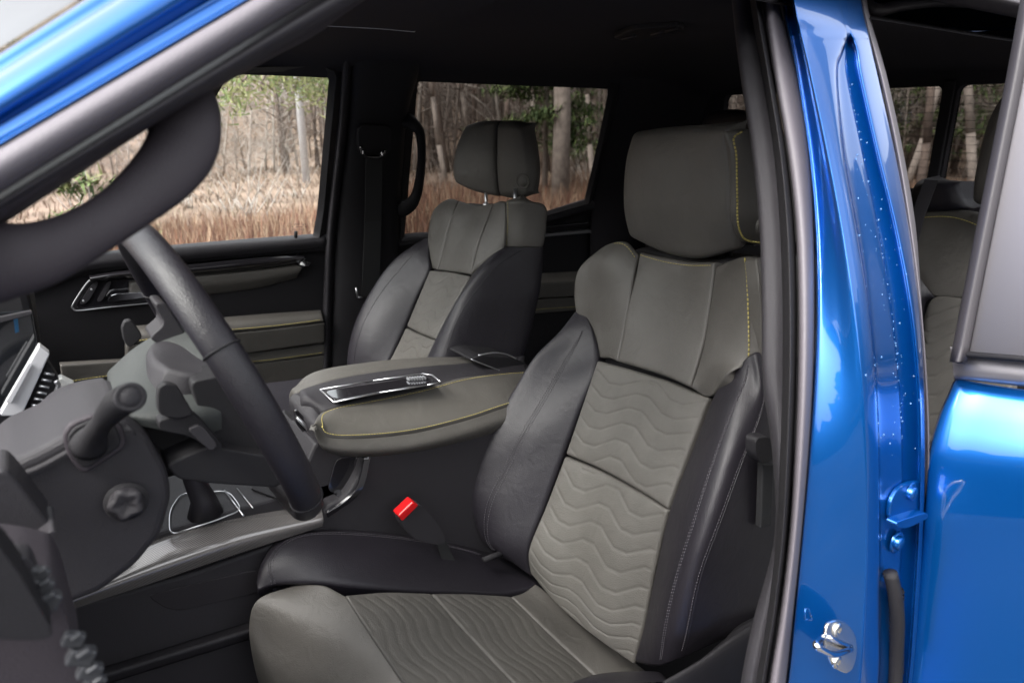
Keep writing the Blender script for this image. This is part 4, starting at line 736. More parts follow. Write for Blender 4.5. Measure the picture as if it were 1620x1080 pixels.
mb = MB(); Patch([[PY(x, y, Y) for x, y, Y in r] for r in [[(498, 798, 1.17), (512, 803, 1.145), (516, 812, 1.13)], [(525, 780, 1.17), (545, 780, 1.145), (548, 792, 1.13)], [(545, 758, 1.17), (562, 762, 1.145), (566, 766, 1.13)], [(555, 722, 1.17), (572, 722, 1.145), (576, 722, 1.13)]]], 12, 24, (.003, .003, 0, 0)).mesh(mb, 0, 0.01); mb.build('gloss_trim', M_PIANO, cc)
mb = MB(); tube(mb, catm([PY(x, y, YN+0.035) for x, y in [(90, 918), (245, 849), (380, 812), (500, 789), (536, 776)]], 30), [0.002]*30, 0, 8); mb.build('chrome_edge', M_CHROME, cc)
plate('cubby_recess', [(232, 942), (300, 925), (410, 900), (430, 925), (405, 938), (285, 966), (262, 962)], lambda x, y: PY(x, y, YN-0.002), (0, 0.012, 0), M_LINER, cc, bevel=0.005)
mb = MB(); Patch([[PY(x, y, YN-0.002) for x, y in [(120, 1068), (260, 1025), (420, 975)]], [PY(x, y, YN-0.03) for x, y in [(125, 1080), (262, 1038), (425, 988)]], [PY(x, y, YN-0.02) for x, y in [(125, 1096), (262, 1052), (425, 1002)]]], 16, 10).mesh(mb, 0, 0.01); mb.build('lower_ridge', M_DGRP, cc)
# top deck
ZT = 1.095
mb = MB()
prism(mb, [(-0.25, YN+.03, ZT), (0.40, YN+.03, ZT), (0.40, YF, ZT), (-0.25, YF, ZT)], (0, 0, -0.05)); mb.build('console_deck', M_DGRP, cc, bevel=0.005)
mb = MB(); bz = [PZ(x, y, ZT+.004) for x, y in [(268, 850), (262, 800), (285, 772), (365, 775), (382, 805), (340, 825)]]
bz = [PZ(x, y, ZT+.003) for x, y in rnd([(268, 846), (268, 808), (286, 780), (362, 776), (384, 806), (338, 824)])]; tube(mb, bz+[bz[0]], [0.0013]*(len(bz)+1), 0, 8); mb.build('shifter_bezel', M_SATIN, cc)
mb = MB(); q_ = PZ(325, 812, ZT); tube(mb, [q_, q_+np.array([0.0, 0, 0.03]), q_+np.array([-0.01, 0, 0.07]), q_+np.array([-0.012, 0, 0.14])], [0.03, 0.021, 0.017, 0.024], 0, 16); mb.build('shift_lever', M_BLKL, cc)
mb = MB(); bar(mb, PZ(355, 775, ZT+.003), PZ(385, 815, ZT+.003), 0.0018, 0, 6); bar(mb, PZ(375, 772, ZT+.003), PZ(400, 803, ZT+.003), 0.0012, 0, 6); mb.build('deck_line', M_SATIN, cc)
mb = MB(); prism(mb, [PZ(x, y, ZT+.002) for x, y in [(398, 775), (452, 795), (500, 783), (470, 760), (400, 760)]], (0, 0, 0.004)); mb.build('tray_mat', M_BLKP, cc, bevel=0.001)
# bin front
mb = MB(); prism(mb, [PY(x, y, YN+.03) for x, y in [(500, 700), (560, 716), (540, 780), (505, 795), (478, 745)]], (0, 0.20, 0)); mb.build('bin_front', M_DGRP, cc, bevel=0.006)
mb = MB(); prism(mb, [PY(x, y, YN+.028) for x, y in rnd([(531, 722), (571, 722), (562, 755), (545, 782), (516, 776)])], (0, -0.004, 0)); mb.build('storage_slot', M_PIANO, cc, bevel=0.001)
mb = MB(); prism(mb, [PY(x, y, 1.30) for x, y in [(462, 660), (510, 690), (482, 735), (462, 705)]], (0, 0.05, 0)); mb.build('bin_recess', M_BLKP, cc, bevel=0.002)
# armrest lid
ar = part('armrest', parent=cc)
def A(px, py, y): return PY(px, py, y)
near = [(499, 669), (519, 689), (580, 691), (660, 682), (740, 662), (800, 642), (850, 626)]
nearB = [(499, 692), (520, 717), (580, 724), (660, 716), (740, 699), (800, 682), (850, 664)]
topn = [(508, 652), (545, 640), (600, 629), (672, 613), (730, 597), (785, 591), (840, 586)]
mb = MB()
pn = Patch([[A(x, y, YN+.075) for x, y in topn], [A(x, y, YN+.048) for x, y in [(501, 660), (540, 660), (598, 654), (676, 640), (745, 622), (796, 606), (846, 600)]], [A(x, y, YN+.012) for x, y in [(499, 667), (530, 682), (590, 680), (668, 668), (745, 650), (798, 632), (848, 620)]], [A(x, y, YN-.005) for x, y in near]], 40, 24, (.004, 0, .004, .008), 0.006)
pn.mesh(mb, 0, 0.0); stitch(mb, pn, [(0.07, 0.80), (0.04, 0.45), (0.06, 0.12), (0.25, 0.07), (0.5, 0.06), (0.75, 0.06), (0.97, 0.06)], 1); stitch(mb, pn, [(0.06, 0.80), (0.12, 0.92), (0.3, 0.93), (0.6, 0.93), (0.97, 0.93)], 1, pitch=0.0056)
# lower lip
pl_ = Patch([[A(x, y+1, YN-.003) for x, y in near], [A(x, y, YN-.014) for x, y in [(496, 682), (516, 708), (580, 714), (660, 706), (740, 686), (800, 666), (850, 650)]], [A(x, y, YN+.004) for x, y in nearB]], 40, 12, (.010, 0, .004, .008)); pl_.mesh(mb, 0, 0.0)
mb.build('armrest_pad', [M_TAUPE, M_YEL], cc)
# centre strip
mb = MB(); pc = Patch([[A(x, y, YN+.075) for x, y in topn], [A(x, y, YN+.11) for x, y in [(480, 628), (520, 624), (590, 606), (660, 592), (720, 590), (780, 580), (830, 572)]], [A(x, y, YN+.15) for x, y in [(468, 618), (520, 602), (580, 590), (660, 580), (720, 575), (780, 570), (830, 562)]]], 40, 16, (.02, 0, .003, .003)); pc.mesh(mb, 0, 0.02)
mb.build('armrest_centre', M_DGRP, cc)
mb = MB(); pf = Patch([[A(x, y, YN+.15) for x, y in [(464, 622), (520, 602), (580, 590), (660, 580), (720, 575), (780, 570)]], [A(x, y, YN+.19) for x, y in [(457, 618), (505, 590), (580, 577), (660, 569), (718, 567), (760, 566)]], [A(x, y, YN+.21) for x, y in [(453, 632), (490, 590), (580, 572), (660, 565), (716, 564), (750, 564)]]], 40, 16, (.012, 0, .003, .01)); pf.mesh(mb, 0, 0.05)
mb.build('armrest_pad', M_TAUPE, cc)
bpy.data.objects.remove(ar)
# front face of lid with latch
mb = MB(); Patch([[A(468, 619, YN+.15), A(490, 632, YN+.11), A(509, 653, YN+.085)], [A(456, 632, YN+.155), A(476, 655, YN+.11), A(502, 674, YN+.05)], [A(462, 665, YN+.155), A(480, 680, YN+.11), A(506, 702, YN+.04)]], 16, 16, (.004, .004, .01, .004)).mesh(mb, 0, 0.02); mb.build('lid_front', M_DGRP, cc)
mb = MB(); prism(mb, [A(x, y, YN+.105) for x, y in rnd([(464, 648), (470, 646), (494, 678), (492, 692), (482, 688), (466, 668)])], (0.0, -0.006, 0)); lt = mb.build('lid_latch', M_PIANO, cc, bevel=0.002)
mb = MB(); bar(mb, A(470, 660, YN+.094), A(492, 684, YN+.094), 0.0035, 0, 8); mb.build('latch_bar', M_SATIN, cc)
# tray in the lid
tl = [(506, 616), (610, 600), (668, 592), (684, 592), (697, 604), (676, 609), (600, 620), (528, 636)]
zt = A(600, 606, YN+.11)[2]+0.0055
mb = MB(); prism(mb, [PZ(x, y, zt) for x, y in rnd([(512, 618), (672, 594), (690, 603), (530, 632)])], (0, 0, -0.006)); mb.build('lid_tray', M_PIANO, cc, bevel=0.002)
mb = MB(); lp = [PZ(x, y, zt+.001) for x, y in [(506, 616), (590, 602), (668, 591), (684, 593), (697, 604), (676, 609), (600, 621), (528, 636), (506, 616)]]; 
for i in range(8): bar(mb, lp[i], lp[i+1], 0.0016, 0, 8)
mb.build('tray_rim', M_SATIN, cc)
mb = MB()
for k in range(7): box(mb, PZ(646+k*4.2, 599-k*.3, zt+.004), (0.003, 0.014, 0.006))
mb.build('tray_grip', M_SATIN, cc, bevel=0.0008)
# console rear
mb = MB(); prism(mb, [A(x, y, YN+.10) for x, y in rnd([(742, 570), (760, 562), (815, 566), (850, 585), (800, 592)])], (0, 0.1, 0)); mb.build('rear_cover', M_BLKP, cc, bevel=0.006)
mb = MB(); tube(mb, catm([A(x, y, YN+.095) for x, y in [(757, 562), (780, 558), (800, 560), (818, 568)]], 16), [0.0018]*16, 0, 6); tube(mb, catm([A(x, y, YN+.09) for x, y in [(745, 568), (775, 580), (806, 592)]], 10), [0.0015]*10, 0, 6); mb.build('rear_cover_line', M_SATIN, cc)
# buckle
bk = part('seat_buckle')
def buck(px, Y=1.06): return [PY(x, y, Y) for x, y in px]
mb = MB(); prism(mb, buck(rnd([(630, 816), (637, 825), (660, 800), (666, 798), (700, 838), (706, 858), (690, 862), (655, 852), (636, 832)])), (0.0, 0.022, 0.0)); mb.build('buckle_body', M_DGRP, bk, bevel=0.004)
mb = MB(); prism(mb, buck([(630, 816), (654, 793), (663, 799), (637, 825)], 1.056), (0, 0.026, 0)); mb.build('release_button', M_RED, bk, bevel=0.003)
mb = MB(); prism(mb, buck([(688, 850), (704, 852), (722, 890), (705, 900)], 1.068), (0, 0.006, 0)); mb.build('buckle_strap', M_WEB, bk, bevel=0.001)
mb = MB(); tube(mb, [PY(765, 885, 1.05), PY(790, 876, 1.06), PY(800, 868, 1.07)], [0.006, 0.007, 0.004], 0, 10); mb.build('recliner_pin', M_BLKP, ds)

# ================================================================== STEERING WHEEL, COLUMN, DASH
top_ = PY(216, 372, .86); bot_ = PY(458, 777, .86); ctr = (top_+bot_)/2
nearp = PY(412, 676, .67); farp = PY(262, 500, 1.05)
av = (top_-bot_); av /= np.linalg.norm(av); bv = farp-nearp; bv -= av*np.dot(av, bv); bv /= np.linalg.norm(bv); nv_ = np.cross(av, bv)
if nv_[0] < 0: nv_ = -nv_
RR = 0.5*np.linalg.norm(top_-bot_)
sw = part('steering_wheel')
mb = MB(); k1, k2 = 96, 20; vs = []
for i in range(k1):
    a = 2*math.pi*i/k1; d = av*math.cos(a)+bv*math.sin(a)
    for j in range(k2):
        b = 2*math.pi*j/k2; vs.append(ctr+d*(RR+0.0148*math.cos(b))+nv_*0.0185*math.sin(b))
mb.add(vs, [(i*k2+j, ((i+1) % k1)*k2+j, ((i+1) % k1)*k2+(j+1) % k2, i*k2+(j+1) % k2) for i in range(k1) for j in range(k2)])
# wrap joints
for ang in (-62, -128, 62, 128):
    a = R(ang); d = av*math.cos(a)+bv*math.sin(a); t_ = -av*math.sin(a)+bv*math.cos(a); q_ = ctr+d*RR
    rg_ = [q_+d*0.0153*math.cos(b)+nv_*0.019*math.sin(b) for b in np.linspace(0, 2*math.pi, 25)]
    tube(mb, rg_, [0.0012]*25, 1, 6, caps=False)
mb.build('rim', [M_BLKL, M_BLKP], sw)
def wp(name, px, Y, th, m_, bev=0.006, parent=sw): return plate(name, px, lambda x, y: PY(x, y, Y), (0, th, 0), m_, parent, bevel=bev, seg=4)
def yp3(name, rows, m_, parent, edge=(.006,)*4, skirt=0.02, bulge=0.0, nu=24, nv=20):
    mb = MB(); Patch([[PY(*q) for q in r] for r in rows], nu, nv, edge, bulge).mesh(mb, 0, skirt); return mb.build(name, m_, parent)
yp3('hub_cover', [[(163, 592, .92), (213, 547, .92), (262, 520, .92), (330, 498, .92)], [(172, 622, .83), (225, 602, .83), (290, 590, .83), (345, 572, .83)], [(186, 650, .775), (245, 652, .765), (305, 648, .765), (352, 640, .775)], [(196, 668, .77), (250, 680, .76), (310, 690, .76), (354, 680, .77)]], M_HUB_LIT, sw, (.008, .004, .004, .004), 0.05)
yp3('horn_pad', [[(246, 539, .92), (278, 530, .93), (312, 527, .94), (348, 526, .94)], [(231, 552, .885), (268, 549, .885), (310, 549, .885), (356, 549, .885)], [(238, 569, .84), (270, 573, .84), (312, 575, .84), (360, 575, .84)], [(262, 583, .80), (297, 591, .79), (332, 592, .79), (366, 590, .79)]], M_DGRP, sw, (.008, .0, .006, .006), 0.022, 0.004)
wp('spoke', [(300, 604), (372, 590), (450, 742), (446, 770), (340, 762), (275, 752), (262, 738), (330, 700)], .77, .05, M_BLKP, 0.012)
wp('lower_spoke', [(262, 735), (330, 705), (430, 722), (446, 772), (340, 766), (280, 758)], .75, .10, M_BLKP, 0.010)
wp('upper_spoke', [(243, 480), (262, 478), (300, 540), (255, 545), (235, 535), (262, 512)], .90, .05, M_DGRP, 0.006)
wp('shift_paddle', [(249, 655), (249, 615), (262, 606), (281, 610), (296, 636), (308, 656), (280, 664)], .735, .012, M_BLKP, 0.004)
wp('switch_frame', [(250, 664), (306, 655), (316, 662), (356, 706), (340, 716), (300, 690), (252, 682)], .74, .02, M_BLKP, 0.004)
wp('spoke_switch', [(296, 680), (318, 670), (346, 704), (334, 714), (318, 700)], .734, .012, M_DGRP, 0.003)
wp('radio_paddle', [(192, 520), (197, 508), (208, 506), (228, 533), (205, 552), (196, 540)], .95, .012, M_BLKP, 0.004)
# column and dash end
sc_ = part('steering_column')
wp('column_shroud', [(-60, 800), (10, 735), (60, 712), (100, 690), (150, 668), (196, 660), (235, 690), (266, 745), (273, 785), (257, 845), (217, 895), (160, 938), (95, 963), (30, 990), (-60, 980)], .74, .14, M_DGRP, 0.012, sc_)
yp3('shroud_top', [[(-60, 760, .93), (0, 690, .93), (50, 648, .93), (83, 617, .93), (120, 602, .93), (166, 594, .93)], [(-60, 775, .84), (0, 708, .84), (50, 676, .84), (92, 648, .84), (135, 634, .84), (185, 626, .84)], [(-60, 802, .755), (8, 738, .755), (60, 712, .755), (102, 690, .755), (150, 668, .755), (200, 660, .755)], [(-60, 830, .737), (12, 765, .737), (66, 740, .737), (110, 715, .737), (155, 690, .737), (215, 680, .737)]], M_DGRP, sc_, (0, .006, .006, 0), 0.02)
wp('shroud_gap', [(205, 645), (300, 650), (350, 720), (300, 745), (240, 700)], .79, .10, M_BLKP, 0.006, sc_)
wp('stalk_recess', [(98, 690), (110, 670), (150, 655), (192, 668), (203, 706), (132, 752), (108, 725)], .732, .01, M_TRIMG, 0.003, sc_)
wp('stalk_plate', [(106, 692), (118, 676), (150, 663), (184, 674), (194, 704), (134, 744), (114, 722)], .728, .01, M_BLKP, 0.002, sc_)
mb = MB(); tube(mb, catm([PY(140, 702, .73), PY(150, 685, .71), PY(166, 663, .685), PY(186, 640, .655), PY(203, 629, .64)], 20), list(np.interp(np.linspace(0, 1, 20), [0, .2, .45, .6, .75, 1], [0.017, 0.011, 0.009, 0.0115, 0.013, 0.013])), 0, 24)
stk = mb.build('turn_stalk', M_BLKP, sc_, bevel=0.0)
mb = MB(); q_ = PY(206, 628, .632); lathe(mb, q_, CAM-q_, [(-0.01, 0.0128), (0.0, 0.0128), (0.003, 0.0105), (0.001, 0.009), (0.002, 0.008), (0.004, 0.006), (0.0045, 0.001)], 0, 28); mb.build('stalk_cap', M_DGRP, sc_)
mb = MB(); q_ = PY(200, 793, .73); lathe(mb, q_, (-0.15, -1, 0.1), [(0, 0.0205), (0.0, 0.0205), (0.002, 0.0195)], 0, 32); mb.build('knob_ring', M_BLKP, sc_)
mb = MB(); lathe(mb, q_+np.array([0, -0.002, 0]), (-0.15, -1, 0.1), [(0, 0.0165), (0.006, 0.0160), (0.009, 0.013), (0.009, 0.010), (0.005, 0.004), (0.005, 0.001)], 0, 60, star=0.13); label(mb.build('round_knob', M_DGRP, sc_), 'round dark knob with a five-pointed star grip')
dd = part('dashboard')
wp('lower_panel', [(-90, 760), (10, 742), (28, 760), (84, 835), (60, 862), (-90, 900)], .66, .05, M_DGRP, 0.014, dd)
wp('panel_lip', [(-90, 850), (50, 862), (82, 838), (92, 842), (60, 880), (-90, 900)], .64, .05, M_DGRP, 0.006, dd)
wp('end_panel', [(-120, 930), (40, 940), (92, 950), (108, 985), (140, 1100), (130, 1200), (-120, 1200)], .50, .10, M_TRIMG, 0.012, dd)
wp('vent_blade', [(-60, 820), (0, 866), (30, 905), (80, 990), (84, 1006), (60, 1014), (0, 1012), (-60, 1000)], .46, .03, M_BLKP, 0.006, dd)
wp('vent_frame', [(4, 905), (20, 880), (50, 884), (66, 930), (50, 960), (20, 930)], .485, .02, M_DGRP, 0.004, dd)
mb = MB()
pass
for x, y, s_ in ((62, 906, .007), (66, 925, .008), (72, 948, .010), (116, 1010, .008), (128, 1036, .010), (142, 1060, .009), (150, 1078, .008)):
    mb = MB(); q_ = PY(x, y, .487); box(mb, q_, (s_*1.7, s_, s_*1.2), 0, Matrix.Rotation(R(30), 3, 'Y')); box(mb, q_+np.array([0.002, -s_*.5, s_*.5]), (s_, s_*.7, s_*.5), 0, Matrix.Rotation(R(-20), 3, 'Y')); mb.build('metal_clip', M_CLIP, dd, bevel=0.002, seg=3)
mb = MB(); tube(mb, catm([PY(x, y, .50) for x, y in [(46, 918), (50, 932), (44, 945), (52, 958)]], 12), [0.003]*12, 0, 8); mb.build('blue_wire', M_CYAN, dd)
mb = MB(); tube(mb, catm([PY(x, y, .47) for x, y in [(0, 876), (10, 898), (18, 922)]], 12), [0.002]*12, 0, 8); mb.build('green_edge', mat('teal_plastic', (0.12, 0.3, 0.26), 0.4), dd)
# centre stack with screen and silver vent trim
mb = MB(); prism(mb, [PY(x, y, 1.05) for x, y in [(-200, 420), (40, 440), (68, 560), (75, 640), (-60, 760), (-300, 760)]], (0, 0.55, 0)); mb.build('centre_stack', M_BLKP, dd, bevel=0.01)
mb = MB(); prism(mb, [PY(x, y, 1.045) for x, y in [(-100, 500), (50, 489), (62, 560), (20, 640), (-100, 640)]], (0, -0.006, 0)); mb.build('centre_screen', M_SCREEN, dd, bevel=0.002)
mb = MB(); prism(mb, [PY(x, y, 1.035) for x, y in rnd([(-60, 512), (50, 489), (52, 496), (-60, 524)])], (0, -0.006, 0)); mb.build('screen_trim', M_DGRP, dd, bevel=0.001)
mb = MB(); prism(mb, [PY(x, y, 1.034) for x, y in [(21, 502), (28, 500), (30, 524), (24, 526)]], (0, -0.003, 0)); mb.build('screen_icon', mat('screen_blue', (0.005, 0.03, 0.07), 0.3, emis=((0.01, 0.08, 0.16), 0.05)), dd)
vt = [(0, 655), (62, 547), (79, 560), (72, 575), (34, 658), (2, 658)]
mb = MB(); prism(mb, [PY(x, y, 0.99) for x, y in vt], (0.0, 0.02, 0)); prism(mb, [PY(x, y, 0.983) for x, y in [(8, 635), (44, 574), (52, 578), (18, 640)]], (0, 0.006, 0)); mb.build('vent_trim', M_SILV, dd, bevel=0.002)
mb = MB(); prism(mb, [PY(x, y, 1.0) for x, y in [(36, 655), (74, 570), (93, 600), (90, 620), (66, 655)]], (0, 0.03, 0)); mb.build('vent_body', M_BLKP, dd, bevel=0.003)
mb = MB()
for k in range(7):
    t = k/6; a = np.array([52, 648])*(1-t)+np.array([76, 588])*t; bar(mb, PY(a[0]-6, a[1]+2, 0.996), PY(a[0]+10, a[1]+5, 0.996), 0.0018, 0, 6)
tube(mb, catm([PY(x, y, 0.992) for x, y in [(62, 656), (78, 640), (92, 612), (88, 602)]], 14), [0.0028]*14, 0, 8); mb.build('vent_slat', M_SATIN, dd)
mb = MB(); prism(mb, [PY(x, y, 1.05) for x, y in [(86, 602), (98, 598), (118, 608), (90, 618)]], (0, 0.02, 0)); mb.build('dash_corner', mat('pale_dash_trim', (0.6, 0.6, 0.58), 0.4), dd, bevel=0.001)
# dash top under the windshield
mb = MB(); Patch([[(-0.55, y, 1.30), (-0.30, y, 1.36), (-0.14, y, 1.36), (-0.06, y, 1.30), (-0.08, y, 1.1)] for y in (1.06, 1.3, 1.7, 2.05)], 16, 10, ref=(0, 1.4, 3)).mesh(mb, 0, 0.0); mb.build('dash_top', M_BLKP, dd)
mb = MB(); box(mb, (-0.45, 1.3, 0.95), (0.04, 1.6, 0.85)); mb.build('firewall', M_BLKP, truck)


# ---------------- body ahead of the opening and below it (left of and under the picture)
mb = MB(); Patch([[(x, y0+dy, z) for x in (-1.7, -1.1, -0.6, -0.44)] for (y0, dy, z) in ((.34, 0, 1.34), (.27, 0, 1.30), (.245, 0, 1.15), (.25, 0, .9), (.27, 0, .62))], 16, 20, ref=(-1, -2, 1)).mesh(mb, 0, 0.02); mb.build('fender', M_PAINT, truck)
mb = MB(); Patch([[(x, y, z+0.05*(1-((y-1.25)/.95)**2)) for x, z in ((-1.7, 1.27), (-1.2, 1.31), (-0.8, 1.34), (-0.52, 1.35))] for y in (.34, .6, 1.25, 1.9, 2.16)], 16, 20, ref=(-1, 1.2, 4)).mesh(mb, 0, 0.02); mb.build('bonnet', M_PAINT, truck)
mb = MB(); box(mb, (0.35, .36, .60), (1.5, .16, .12)); mb.build('sill', M_PAINT, truck, bevel=0.03, seg=4)
mb = MB(); prism(mb, [(-.46, .48, 1.30), (-.20, .48, 1.36), (-.10, .48, 1.30), (-.09, .48, 1.08), (-.24, .48, .82), (-.46, .48, .82)], (0, 1.56, 0)); mb.build('dash_body', M_BLKP, dd, bevel=0.02, seg=3)
mb = MB(); prism(mb, [(-.46, .26, .62), (-.40, .26, .62), (-.33, .26, 1.05), (-.36, .26, 1.36), (-.46, .26, 1.36)], (0, .22, 0)); mb.build('hinge_pillar', M_PAINT, truck, bevel=0.015, seg=3)

# ================================================================== OUTSIDE
M_GRASS = mat('dry_grass_ground', (0.16, 0.115, 0.085), 0.95, bump=1.0, bscale=3, var=0.3, vscale=0.9)
M_YARD = mat('wet_asphalt', (0.075, 0.074, 0.076), 0.9, spec=0.15, bump=0.6, bscale=60, var=0.3, vscale=1.5)
mb = MB()
gx = np.concatenate([np.linspace(-200, -20, 10), np.linspace(-15, 60, 60), np.linspace(70, 400, 14)]); gy_ = np.concatenate([np.linspace(-200, -20, 8), np.linspace(-15, 60, 60), np.linspace(70, 400, 14)])
def gz(x, y):
    d = y*0.80+x*0.60   # distance along the look direction
    h = 0.0
    h += 5.5*np.clip((d-30)/30, 0, 1)**1.3
    h += 30*np.clip((d-60)/250, 0, 1)
    lean = np.clip((x-2)/18, 0, 1)
    return (h+0.08*np.sin(x*0.9)*np.cos(y*0.7)*np.clip((d-10)/6, 0, 1))*(y > 4)
vs = [(x, y, float(gz(x, y))) for y in gy_ for x in gx]; nx = len(gx)
mb.add(vs, [(j*nx+i, j*nx+i+1, (j+1)*nx+i+1, (j+1)*nx+i) for j in range(len(gy_)-1) for i in range(nx-1)])
o = mb.build('ground', M_GRASS); o['kind'] = 'structure'
mb = MB(); mb.add([(-40, -30, .035), (60, -30, .035), (60, 4.5, .035), (-40, 4.5, .035)], [(0, 1, 2, 3)], smooth=False); o = mb.build('asphalt_yard', M_YARD); o['kind'] = 'structure'

def blades(name, n, region, h, w, mats, lab, cat, seed, lean=0.25):
    rg = random.Random(seed); mb = MB()
    for i in range(n):
        x, y = region(rg); z = float(gz(x, y)); hh = h*rg.uniform(.55, 1.15); a = rg.uniform(0, math.pi); ww = w*rg.uniform(.6, 1.3)
        dx, dy = math.cos(a)*ww, math.sin(a)*ww; lx_, ly_ = rg.gauss(0, lean)*hh, rg.gauss(0, lean)*hh
        mb.add([(x-dx, y-dy, z), (x+dx, y+dy, z), (x+dx*.6+lx_*.5, y+dy*.6+ly_*.5, z+hh*.6), (x-dx*.6+lx_*.5, y-dy*.6+ly_*.5, z+hh*.6), (x+lx_, y+ly_, z+hh)], [(0, 1, 2, 3), (3, 2, 4)], rg.randrange(len(mats)), smooth=False)
    o = mb.build(name, mats); return tag(o, lab, cat, kind='stuff')
M_REED = [mat('reed_rust', (0.21, 0.105, 0.065), 0.9), mat('reed_tan', (0.33, 0.24, 0.165), 0.9), mat('reed_brown', (0.12, 0.06, 0.045), 0.9)]
M_STRAW = [mat('straw_pale', (0.21, 0.175, 0.13), 0.9), mat('straw_tan', (0.18, 0.125, 0.09), 0.9), mat('straw_brown', (0.10, 0.065, 0.05), 0.9)]
def band(d0, d1, a0, a1):
    def f(rg):
        d = math.sqrt(rg.uniform(d0*d0, d1*d1)); a = R(rg.uniform(a0, a1)); return d*math.sin(a), d*math.cos(a)
    return f
def reedband(rg):
    a = rg.uniform(-14, 72); d1 = float(np.interp(a, [-14, 16, 28, 72], [10.3, 10.5, 17, 20])); d = math.sqrt(rg.uniform(8.2**2, d1*d1)); a = R(a); return d*math.sin(a), d*math.cos(a)
blades('reeds', 42000, reedband, 0.62, 0.011, M_REED, 'rust coloured reeds standing in front of the dry meadow', 'reeds', 11, 0.16)
blades('dry_grass', 26000, band(10.5, 42, -14, 70), 0.19, 0.016, M_STRAW, 'pale dry grass on the slope behind the reeds', 'dry grass', 12, 0.4)

# bare trees and shrubs
def branch(mb, p, d, L, r, lv, rg, spread, k=4, mi=0, up=0.1, nseg=3, kids=4):
    a = np.array(p); dd_ = np.array(d, float)
    for s in range(nseg):
        nd = dd_+np.array([rg.gauss(0, .13), rg.gauss(0, .13), rg.gauss(0, .08)+up*.5]); nd /= np.linalg.norm(nd); b = a+nd*L/nseg; r1 = r*(1-0.28)
        bar(mb, a, b, r, mi, k, r1); a, dd_, r = b, nd, r1
        if lv > 0 and (s > 0 or lv < 3):
            for _ in range(kids if s == nseg-1 else max(1, kids//2)):
                q = np.array([rg.gauss(0, 1), rg.gauss(0, 1), rg.gauss(0, .6)]); q /= np.linalg.norm(q); nd2 = dd_*(1-spread)+q*spread+np.array([0, 0, up]); nd2 /= np.linalg.norm(nd2)
                branch(mb, a, nd2, L*rg.uniform(.45, .7), r*.62, lv-1, rg, spread, 3, mi, up, nseg, kids)
M_BARK = [mat('bark_grey', (0.26, 0.225, 0.20), 0.95, var=0.3, vscale=8), mat('bark_brown', (0.13, 0.10, 0.085), 0.95, var=0.3, vscale=8), mat('bark_pale', (0.31, 0.285, 0.26), 0.9, var=0.25, vscale=8)]
def tree_mesh(seed, H_, r, mi, kind):
    rg = random.Random(seed); mb = MB()
    if kind == 'tree':
        a = np.zeros(3); n = 7; d = np.array([rg.gauss(0, .05), rg.gauss(0, .05), 1.0])
        for s in range(n):
            d = d+np.array([rg.gauss(0, .05), rg.gauss(0, .05), 0]); d /= np.linalg.norm(d); b = a+d*H_/n; bar(mb, a, b, r*(1-s/n*.7), 0, 8, r*(1-(s+1)/n*.7)); a = b
            if s >= 1:
                for _ in range(3):
                    th = rg.uniform(0, 6.28); branch(mb, a, (math.cos(th), math.sin(th), .45), H_*.24*(1.1-s/n*.4), r*.28, 2, rg, .55, 3, 0, .12, 3, 2)
    else:
        for _ in range(9):
            th = rg.uniform(0, 6.28); branch(mb, (rg.gauss(0, .15), rg.gauss(0, .15), 0), (math.cos(th)*.6, math.sin(th)*.6, 1), H_*.5, r, 3, rg, .55, 4, 0, .12, 3, 3)
    me = mb.build('tmp', M_BARK[mi]); m_ = me.data; me_loc = np.array(me.location)
    m_.transform(Matrix.Translation(Vector(me_loc))); bpy.data.objects.remove(me); return m_
T_TREE = [tree_mesh(20+i, 9, .085, (0, 1, 0)[i % 3], 'tree') for i in range(4)]
T_SHRUB = [tree_mesh(40+i, 2.6, .014, (2, 0, 2)[i % 3], 'shrub') for i in range(3)]
def place(name, me, x, y, s, rz, lab, cat, grp):
    o = bpy.data.objects.new(name, me); COL.objects.link(o); o.location = (x, y, float(gz(x, y))-0.05); o.scale = (s, s, s*1.0); o.rotation_euler = (0, 0, rz); tag(o, lab, cat, grp); return o
rg = random.Random(5)
def pol(azpx, dist, py=300):
    d = ray(azpx, py); h = math.hypot(d[0], d[1]); return d[0]/h*dist, d[1]/h*dist
SL = ['pale shrub in the middle of the far front window', 'shrub right of the pale middle one in the far front window', 'whitish shrub beside the grab handle edge', 'shrub hidden behind the curved grab handle', 'shrub close to the utility pole foot', 'shrub seen at the right end of the grab handle opening', 'shrub seen in the middle of the grab handle opening', 'shrub left of the passenger headrest among the reeds', 'shrub at the right edge of the far rear window']
TL = ['bare tree left of the passenger headrest', 'bare tree just above the passenger headrest', 'bare tree just behind the young green pine', 'bare tree by the right frame of the far rear window', 'bare tree at the left frame of the far rear window', 'forked bare tree left above the passenger headrest', 'bare tree right of the thick grey trunk', 'bare tree left of centre in the left rear pane', 'pale slanting tree in the left rear pane', 'pale slanting tree in the middle of the right rear pane', 'thin bare tree left in the right rear pane', 'bare tree by the dark headrest in the right rear pane', 'bare tree left above the driver headrest', 'bare tree right above the driver headrest', 'bare tree hidden beyond the rear roof post']
YL = ['bare yard tree second from the left, only reflected', 'bare yard tree third from the left, only reflected', 'bare yard tree straight behind the viewer, only reflected', 'bare yard tree farthest right, only reflected', 'bare yard tree farthest left, only reflected']
